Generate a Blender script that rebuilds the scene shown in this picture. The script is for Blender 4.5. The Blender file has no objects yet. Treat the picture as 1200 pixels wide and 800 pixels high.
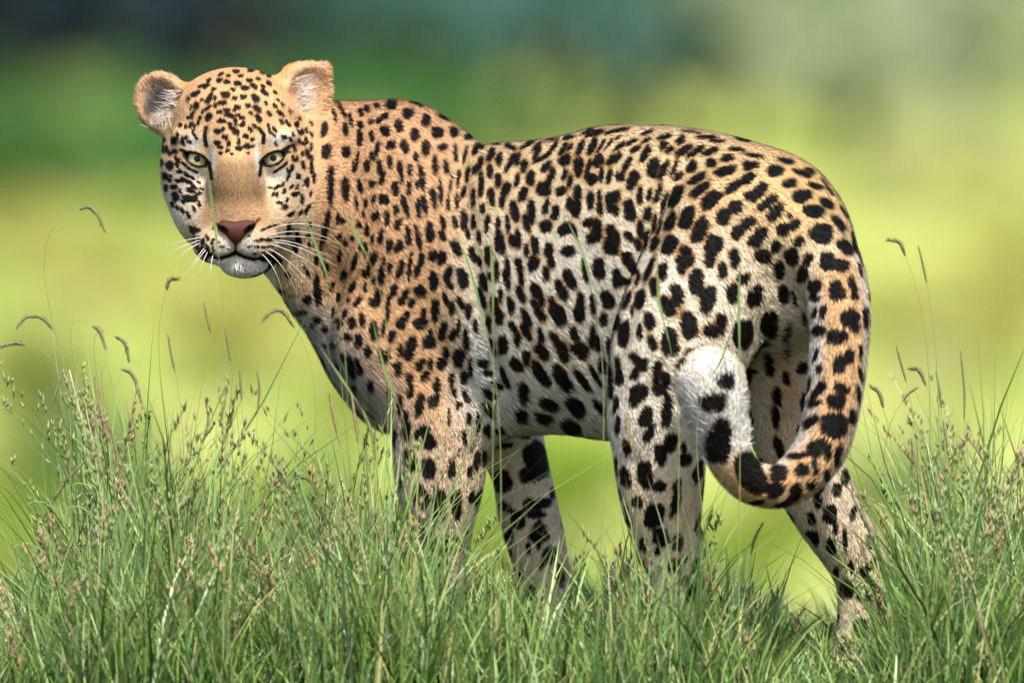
import bpy, bmesh, math, random
import numpy as np
from mathutils import Vector, Matrix, kdtree
from mathutils.bvhtree import BVHTree

rng = np.random.default_rng(7)
random.seed(7)
SC = bpy.context.scene
COL = SC.collection

# ------------------------------------------------------------------ camera
S = 0.00105            # metres per photo pixel at the leopard
D = 21.0               # camera to leopard, a 600 mm lens
CAM = Vector((0.0, -D, 0.82))
AIM = Vector((0.0, 0.0, 0.41))
cam_d = bpy.data.cameras.new('camera'); cam = bpy.data.objects.new('camera', cam_d)
COL.objects.link(cam); SC.camera = cam
cam.location = CAM
fwd = (AIM - CAM).normalized(); D = (AIM - CAM).length
cam.rotation_euler = fwd.to_track_quat('-Z', 'Y').to_euler()
cam_d.sensor_width = 36.0
cam_d.lens = 36.0 * D / (1200 * S)
cam_d.clip_start = 0.5; cam_d.clip_end = 6000
cam_d.dof.use_dof = True
cam_d.dof.focus_distance = D - 0.02
cam_d.dof.aperture_fstop = 4.6
right = Vector((1, 0, 0)); up = right.cross(fwd).normalized()

# ------------------------------------------------------------------ sky, sun, exposure
SUN_EL, SUN_AZ = 55.0, 15.0      # azimuth: degrees from "behind the camera" towards the right
w = bpy.data.worlds.new('World'); SC.world = w; w.use_nodes = True
nt = w.node_tree; bg = nt.nodes['Background']
sky = nt.nodes.new('ShaderNodeTexSky'); sky.sky_type = 'NISHITA'; sky.sun_disc = False
sdir = Vector((math.sin(math.radians(SUN_AZ)) * math.cos(math.radians(SUN_EL)),
               -math.cos(math.radians(SUN_AZ)) * math.cos(math.radians(SUN_EL)),
               math.sin(math.radians(SUN_EL))))
sky.sun_elevation = math.radians(SUN_EL)
sky.sun_rotation = math.atan2(sdir.x, sdir.y)
sky.dust_density = 2.0
nt.links.new(sky.outputs[0], bg.inputs[0]); bg.inputs[1].default_value = 0.15
sl = bpy.data.lights.new('sun', 'SUN'); sl.energy = 3.7; sl.angle = math.radians(1.5)
sl.color = (1.0, 0.93, 0.82)
so = bpy.data.objects.new('sun', sl); COL.objects.link(so)
so.rotation_euler = (-sdir).to_track_quat('-Z', 'Y').to_euler()
vs = SC.view_settings
vs.view_transform = 'Standard'; vs.look = 'None'; vs.exposure = 0.95; vs.gamma = 1.0
SC.cycles.use_denoising = True
SC.cycles.max_bounces = 6
SC.cycles.transparent_max_bounces = 8

# model frame: x right, y down (photo pixels), w away from the camera, all in units of S metres
def pers(x, y, w):
    f = 1 + w * S / D
    return 600 + (x - 600) * f, 400 + (y - 400) * f, w, f
def to_world(P):
    P = np.asarray(P, float).reshape(-1, 3)
    R = np.array(right); U = np.array(up); F = np.array(fwd); C = np.array(CAM)
    return C + ((P[:, 0:1] - 600) * S) * R + ((400 - P[:, 1:2]) * S) * U + (D + P[:, 2:3] * S) * F
def to_model(V):
    Q = np.asarray(V, float) - np.array(CAM)
    return np.stack([Q @ np.array(right) / S + 600, 400 - Q @ np.array(up) / S, (Q @ np.array(fwd) - D) / S], 1)
def to_img(P):
    f = 1 + P[:, 2] * S / D
    return 600 + (P[:, 0] - 600) / f, 400 + (P[:, 1] - 400) / f
# ------------------------------------------------------------------ leopard as a smooth implicit surface
TH = math.radians(37.6)
AX = np.array([-math.cos(TH), 0, math.sin(TH)])     # towards the head
BX = np.array([math.sin(TH), 0, math.cos(TH)])      # towards the leopard's right side
PR = []                                             # primitives in order
def E(x, y, w, rx, ry, rz, k=20, yaw=0.0, roll=0.0, op='u', pitch=0.0):
    X, Y, W, f = pers(x, y, w)
    cy, sy = math.cos(yaw), math.sin(yaw)
    M = np.array([[-cy, 0, sy], [0, 1, 0], [sy, 0, cy]]) if yaw else np.eye(3)
    if roll:
        c, s = math.cos(roll), math.sin(roll); M = np.array([[c, s, 0], [-s, c, 0], [0, 0, 1]]) @ M
    if pitch:
        c, s = math.cos(pitch), math.sin(pitch); M = np.array([[1, 0, 0], [0, c, s], [0, -s, c]]) @ M
    PR.append(('e', np.array([X, Y, W]), np.array([rx, ry, rz]) * f, M, k, op))
def crom(pts, n=5):
    P = np.array(pts, float); Q = np.vstack([2 * P[0] - P[1], P, 2 * P[-1] - P[-2]])
    out = []
    for i in range(1, len(Q) - 2):
        for t in np.arange(n) / n:
            a, b, c, d = Q[i - 1], Q[i], Q[i + 1], Q[i + 2]
            out.append(0.5 * (2 * b + (c - a) * t + (2 * a - 5 * b + 4 * c - d) * t * t + (3 * b - a - 3 * c + d) * t ** 3))
    out.append(P[-1])
    return np.array(out)
def C(pts, k=20):
    q = []
    for (x, y, w, r) in (crom(pts) if len(pts) > 2 else pts):
        X, Y, W, f = pers(x, y, w); q.append((X, Y, W, r * f))
    PR.append(('c', np.array(q), None, k))
HX, HY, HW = 276.0, 185.0, 150.0
def HE(u, v, w, rx, ry, rz, k=16, roll=0.0, op='u', pitch=0.0):
    E(HX + u, HY + v, HW - w, rx, ry, rz, k=k, roll=roll, op=op, pitch=pitch)
def HC(pts, k=16):
    C([(HX + u, HY + v, HW - w, r) for (u, v, w, r) in pts], k=k)
def trunk(t, cy, ra, rv, rl, k=45, off=0):
    c = np.array([880 - 390 * t, cy, -120 + 300 * t]) + BX * off
    E(c[0], c[1], c[2], ra, rv, rl, k=k, yaw=TH)
# trunk
trunk(0.00, 297, 132, 122, 98)
trunk(0.20, 300, 150, 148, 104)
trunk(0.42, 331, 180, 183, 108)
trunk(0.72, 338, 160, 171, 108)
trunk(1.00, 320, 110, 160, 98)
# withers and neck
E(476, 205, 150, 62, 78, 60, k=40, yaw=TH)
C([(352, 228, 205, 80), (470, 255, 190, 116)], k=40)
C([(352, 168, 210, 50), (455, 180, 190, 60)], k=30)
C([(326, 272, 185, 40), (430, 388, 190, 58)], k=30)
E(466, 405, 180, 72, 100, 80, k=40)
# near shoulder and fore leg
E(486, 330, 100, 72, 135, 48, k=30)
C([(452, 400, 110, 62), (528, 490, 88, 56)], k=26)
C([(516, 500, 88, 57), (516, 560, 88, 52), (517, 605, 90, 40), (516, 655, 96, 31), (515, 705, 100, 29), (512, 755, 96, 29)], k=16)
# far fore leg
C([(560, 430, 225, 62), (606, 540, 215, 36), (619, 600, 212, 36), (634, 660, 212, 33), (640, 715, 212, 30), (636, 755, 206, 28)], k=14)
# near haunch and hind leg
C([(850, 290, -165, 86), (800, 400, -205, 82), (772, 490, -222, 58)], k=14)
C([(772, 485, -222, 58), (774, 560, -214, 52), (779, 620, -198, 42), (790, 672, -186, 36), (786, 735, -190, 31), (780, 775, -205, 28)], k=14)
# far haunch and hind leg
C([(926, 326, -85, 86), (925, 490, -70, 52), (962, 585, -60, 42), (1003, 655, -45, 35), (1012, 695, -40, 31), (1006, 760, -52, 28), (1001, 785, -62, 27)], k=16)
C([(892, 268, -150, 80), (935, 322, -168, 64)], k=30)
# paws
def paw(x, y, w):
    E(x, y, w, 34, 26, 42, k=12)
    for dx, dz in ((-24, -22), (-9, -34), (9, -34), (24, -22)):
        E(x + dx, y + 8, w + dz, 13, 15, 22, k=5)
paw(510, 768, 90); paw(634, 764, 200); paw(778, 786, -215); paw(1000, 790, -70)
# tail
TAIL = [(900, 246, -190, 42), (946, 284, -232, 38), (977, 326, -262, 36), (984, 370, -280, 35), (982, 425, -290, 34),
        (976, 475, -296, 32), (961, 527, -302, 31), (926, 564, -316, 27), (888, 568, -332, 25), (860, 545, -342, 26),
        (847, 508, -348, 30), (838, 472, -352, 37), (832, 450, -350, 40)]
C(TAIL[:4], k=26); C(TAIL[2:], k=6)
# head
HE(0, -28, -25, 84, 77, 88, k=30)
HE(0, -42, 28, 60, 48, 42, k=24)
for s in (-1, 1):
    HE(57 * s, 10, 8, 29, 36, 46, k=22)
    HE(48 * s, 40, -2, 33, 42, 52, k=22)
    HE(34 * s, 70, 30, 34, 36, 44, k=22)
    HE(45 * s, -23, 45, 27, 12, 18, k=15)
HE(0, -2, 42, 33, 42, 40, k=16)
HE(0, 42, 68, 34, 50, 38, k=13, pitch=math.radians(20))
HE(0, 86, 72, 45, 34, 42, k=18)
for s in (-1, 1):
    HE(23 * s, 100, 88, 27, 23, 28, k=7)
HE(5, 103, 35, 42, 28, 58, k=16)
HE(10, 125, 73, 26, 14.5, 25, k=9)
EYE = [(-44.5, 1.5), (44.5, 0.5)]; EYE_W = 40.0; EYE_R = 17.0
for (u, v) in EYE:
    HE(u, v, EYE_W, 20.5, 20.5, 20.5, k=12)
# ears: cups
HE(-84, -63, -22, 31.5, 37, 19, k=12, roll=math.radians(-28))
HE(-90, -65, -2, 28.5, 34, 20, k=5, roll=math.radians(-28), op='s')
HE(76, -76, -22, 33, 34, 18, k=12, roll=math.radians(28))
HC([(84, -86, -24, 20), (101, -103, -26, 9)], k=14)
HE(88, -79, -3, 25, 32, 18, k=5, roll=math.radians(22), op='s')

def smin(a, b, k):
    h = np.maximum(k - np.abs(a - b), 0) / k
    return np.minimum(a, b) - h * h * k * 0.25
def prim_d(pr, P):
    if pr[0] == 'e':
        q = (P - pr[1]) @ pr[3].T
        r = pr[2]
        k0 = np.sqrt(((q / r) ** 2).sum(1)) + 1e-9
        k1 = np.sqrt(((q / r ** 2) ** 2).sum(1)) + 1e-9
        return k0 * (k0 - 1) / k1
    best = None
    for q0, q1 in zip(pr[1][:-1], pr[1][1:]):
        ba = q1[:3] - q0[:3]
        h = np.clip(((P - q0[:3]) @ ba) / (ba @ ba), 0, 1)
        v = np.linalg.norm(P - q0[:3] - h[:, None] * ba, axis=1) - (q0[3] + (q1[3] - q0[3]) * h)
        best = v if best is None else np.minimum(best, v)
    return best
def prim_box(pr):
    if pr[0] == 'e':
        r = np.full(3, pr[2].max()) if not np.allclose(pr[3], np.eye(3)) else pr[2]
        return pr[1] - r, pr[1] + r, pr[4]
    q = pr[1]
    return (q[:, :3] - q[:, 3:]).min(0), (q[:, :3] + q[:, 3:]).max(0), pr[3]
ALM = []
for (u, v), tilt in zip(EYE, (0.40, -0.42)):
    ALM.append((HX + u, HY + v, math.cos(tilt), math.sin(tilt)))
def almond(P, e, L=15.0, ht=4.6, hb=7.4):
    X, Y, W, f = pers(e[0], e[1], HW)
    dx, dy = P[:, 0] - X, P[:, 1] - Y
    x = dx * e[2] + dy * e[3]; y = -dx * e[3] + dy * e[2]
    Rt = (L * L + ht * ht) / (2 * ht); Rb = (L * L + hb * hb) / (2 * hb)
    return np.maximum(np.hypot(x, y - (Rt - ht)) - Rt, np.hypot(x, y + (Rb - hb)) - Rb)
def seg_d(px, py, poly):
    d = np.full(px.shape, 1e9)
    for (x0, y0), (x1, y1) in zip(poly[:-1], poly[1:]):
        bx, by = x1 - x0, y1 - y0
        h = np.clip(((px - x0) * bx + (py - y0) * by) / (bx * bx + by * by), 0, 1)
        d = np.minimum(d, np.hypot(px - x0 - h * bx, py - y0 - h * by))
    return d
MOUTH = [(243, 297), (256, 303), (268, 300), (276, 296), (286, 301), (298, 304), (310, 301), (322, 296)]
PHIL = [(275, 284), (276, 296)]
def finish(P, d):
    # lids, mouth line and lip groove
    m = (P[:, 0] < 345) & (P[:, 1] < 335) & (P[:, 1] > 165) & (P[:, 2] < HW - 30)
    if m.any():
        Q = P[m]; dd = d[m]
        for e in ALM:
            cut = np.maximum(almond(Q, e), Q[:, 2] - (HW - 36))
            dd = np.maximum(dd, -cut)
        ix, iy = to_img(Q)
        dd = dd + 4.0 * np.exp(-(seg_d(ix, iy, MOUTH) / 3.0) ** 2) + 2.5 * np.exp(-(seg_d(ix, iy, PHIL) / 2.5) ** 2)
        d[m] = dd
    return d
def sdf(P, margin=14):
    d = np.full(len(P), 60.0)
    for pr in PR:
        lo, hi, k = prim_box(pr)
        mg = margin + k
        m = np.nonzero(((P > lo - mg) & (P < hi + mg)).all(1))[0]
        if len(m) == 0: continue
        v = prim_d(pr, P[m])
        if pr[0] == 'e' and pr[5] == 's':
            d[m] = -smin(-d[m], v, k)
        else:
            d[m] = smin(d[m], v, k)
    return finish(P, d)
def sdf_grid(lo, hi, h):
    ax = [np.arange(lo[i], hi[i] + h, h) for i in range(3)]
    sh = tuple(len(a) for a in ax)
    d = np.full(sh, 60.0)
    for pr in PR:
        l, u, k = prim_box(pr); mg = 3 * h + k
        ii = [(max(0, int((l[i] - mg - lo[i]) / h)), min(sh[i], int((u[i] + mg - lo[i]) / h) + 2)) for i in range(3)]
        sl = tuple(slice(a, b) for a, b in ii)
        G = np.stack(np.meshgrid(*[ax[i][sl[i]] for i in range(3)], indexing='ij'), -1)
        g = G.shape[:3]
        v = prim_d(pr, G.reshape(-1, 3)).reshape(g)
        d[sl] = -smin(-d[sl], v, k) if (pr[0] == 'e' and pr[5] == 's') else smin(d[sl], v, k)
    G = np.stack(np.meshgrid(*ax, indexing='ij'), -1).reshape(-1, 3)
    return ax, finish(G, d.reshape(-1)).reshape(sh)
def surface_nets(ax, d, h):
    lo = np.array([a[0] for a in ax])
    sg = d < 0
    n = np.array(d.shape) - 1
    cnt = np.zeros(n, np.int32); acc = np.zeros(tuple(n) + (3,))
    for axis in range(3):
        o1, o2 = [i for i in range(3) if i != axis]
        for b1 in (0, 1):
            for b2 in (0, 1):
                s0 = [None] * 3; s1 = [None] * 3
                s0[axis] = slice(0, -1); s1[axis] = slice(1, None)
                s0[o1] = s1[o1] = slice(b1, n[o1] + b1)
                s0[o2] = s1[o2] = slice(b2, n[o2] + b2)
                a, b = d[tuple(s0)], d[tuple(s1)]
                cr = (a < 0) != (b < 0)
                t = np.where(cr, a / np.where(cr, a - b, 1), 0)
                cnt += cr
                acc[..., axis] += t * cr
                acc[..., o1] += b1 * cr; acc[..., o2] += b2 * cr
    act = cnt > 0
    idx = -np.ones(n, np.int64); idx[act] = np.arange(act.sum())
    cell = np.argwhere(act)
    V = lo + (cell + acc[act] / cnt[act][:, None]) * h
    F = []
    for axis in range(3):
        o1, o2 = [(1, 2), (2, 0), (0, 1)][axis]
        s0 = [slice(None)] * 3; s1 = [slice(None)] * 3
        s0[axis] = slice(0, -1); s1[axis] = slice(1, None)
        cr = sg[tuple(s0)] != sg[tuple(s1)]
        e = np.argwhere(cr)
        ok = (e[:, o1] > 0) & (e[:, o2] > 0) & (e[:, o1] < d.shape[o1] - 1) & (e[:, o2] < d.shape[o2] - 1)
        e = e[ok]
        def c(d1, d2):
            q = e.copy(); q[:, o1] -= d1; q[:, o2] -= d2
            return idx[q[:, 0], q[:, 1], q[:, 2]]
        quad = np.stack([c(1, 1), c(0, 1), c(0, 0), c(1, 0)], 1)
        flip = ~sg[e[:, 0], e[:, 1], e[:, 2]]
        quad[flip] = quad[flip][:, ::-1]
        F.append(quad)
    return V, np.concatenate(F)
def project(P, it=3, e=0.7):
    P = P.copy()
    for _ in range(it):
        d = sdf(P)
        g = np.stack([sdf(P + np.eye(3)[i] * e) - sdf(P - np.eye(3)[i] * e) for i in range(3)], 1) / (2 * e)
        n2 = np.maximum((g * g).sum(1), 0.25)
        P -= np.clip(d, -3, 3)[:, None] * g / n2[:, None]
    return P
H0 = 4.0
ax_, dg = sdf_grid((140, 55, -410), (1070, 830, 330), H0)
bodyV, bodyF = surface_nets(ax_, dg, H0)
del dg
# ------------------------------------------------------------------ finer mesh on the head, snapped to the surface
def refine(V, F):
    bm = bmesh.new()
    vs_ = [bm.verts.new(v) for v in V.tolist()]
    for f in F.tolist():
        try: bm.faces.new([vs_[i] for i in f])
        except ValueError: pass
    for r in range(2):
        def near(c):
            if r == 0: return c.x < 400 and c.y < 350 and c.z < 260 and (c.x < 350 or c.z < 175)
            return c.x < 350 and c.y < 340 and c.y > 135 and c.z < 150 and c.x > 190
        ed = [e for e in bm.edges if near((e.verts[0].co + e.verts[1].co) / 2)]
        bmesh.ops.subdivide_edges(bm, edges=ed, cuts=1, use_grid_fill=True)
    bmesh.ops.triangulate(bm, faces=[f for f in bm.faces if len(f.verts) > 4])
    bm.verts.index_update(); bm.verts.ensure_lookup_table()
    V = np.array([v.co for v in bm.verts]); F = [[v.index for v in f.verts] for f in bm.faces]
    Ed = np.array([[e.verts[0].index, e.verts[1].index] for e in bm.edges])
    bm.free()
    return V, F, Ed
bodyV, bodyF, bodyE = refine(bodyV, bodyF)
hm = (bodyV[:, 0] < 405) & (bodyV[:, 1] < 352)
bodyV[hm] = project(bodyV[hm], it=3)
wgt = np.clip(np.maximum((bodyV[:, 0] - 375) / 40, (bodyV[:, 1] - 330) / 30), 0.03, 1) * .5
for _ in range(14):
    acc = np.zeros_like(bodyV); cn = np.zeros(len(bodyV))
    for a, b in ((0, 1), (1, 0)):
        np.add.at(acc, bodyE[:, a], bodyV[bodyE[:, b]]); np.add.at(cn, bodyE[:, a], 1)
    bodyV += (acc / cn[:, None] - bodyV) * wgt[:, None]
def sstep(a, b, x):
    t = np.clip((x - a) / (b - a), 0, 1); return t * t * (3 - 2 * t)
# normals of the body mesh
def mesh_normals(V, F):
    T = np.array([t for f in F for t in ([f[:3]] if len(f) == 3 else [f[:3], [f[0], f[2], f[3]]])])
    fn = np.cross(V[T[:, 1]] - V[T[:, 0]], V[T[:, 2]] - V[T[:, 0]])
    N = np.zeros_like(V)
    for i in range(3): np.add.at(N, T[:, i], fn)
    N /= np.linalg.norm(N, axis=1, keepdims=True) + 1e-12
    return T, fn, N
# folds and muscles of the near side: shoulder edge, elbow fold, flank fold, haunch and shoulder swell
_, _, nn_ = mesh_normals(bodyV, bodyF)
nn_ *= np.sign((nn_ * (bodyV - np.array([700, 330, 20]))).sum(1).mean())
ix_, iy_ = to_img(bodyV); fc_ = sstep(.1, .45, -nn_[:, 2])
disp = np.zeros(len(bodyV))
for poly, dep, wid in (([(536, 190), (546, 270), (556, 350), (572, 430)], -7, 13), ([(585, 455), (566, 492), (560, 530)], -6, 10), ([(800, 188), (776, 240), (748, 320), (728, 400)], -5, 10),
                       ([(470, 150), (500, 215), (505, 300), (478, 400)], 5, 26), ([(870, 240), (850, 320), (800, 420)], 5, 34), ([(430, 330), (455, 400), (520, 470)], -3, 12),
                       ([(400, 180), (425, 260), (430, 340)], -4, 18), ([(620, 300), (640, 380), (650, 450)], 3, 22), ([(690, 300), (690, 380), (680, 470)], -3, 22), ([(905, 330), (890, 400), (850, 470)], -4, 16),
                       ([(500, 565), (512, 610), (510, 650)], 3, 10), ([(745, 540), (760, 600), (775, 650)], -3, 9)):
    disp += dep * np.exp(-(seg_d(ix_, iy_, poly) / wid) ** 2)
disp *= fc_ * (ix_ > 385) * ~((bodyV[:, 2] < -225) & (ix_ > 800) & (seg_d(ix_, iy_, [(t[0], t[1]) for t in TAIL[1:]]) < 45))
bodyV = bodyV + nn_ * disp[:, None]
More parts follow.
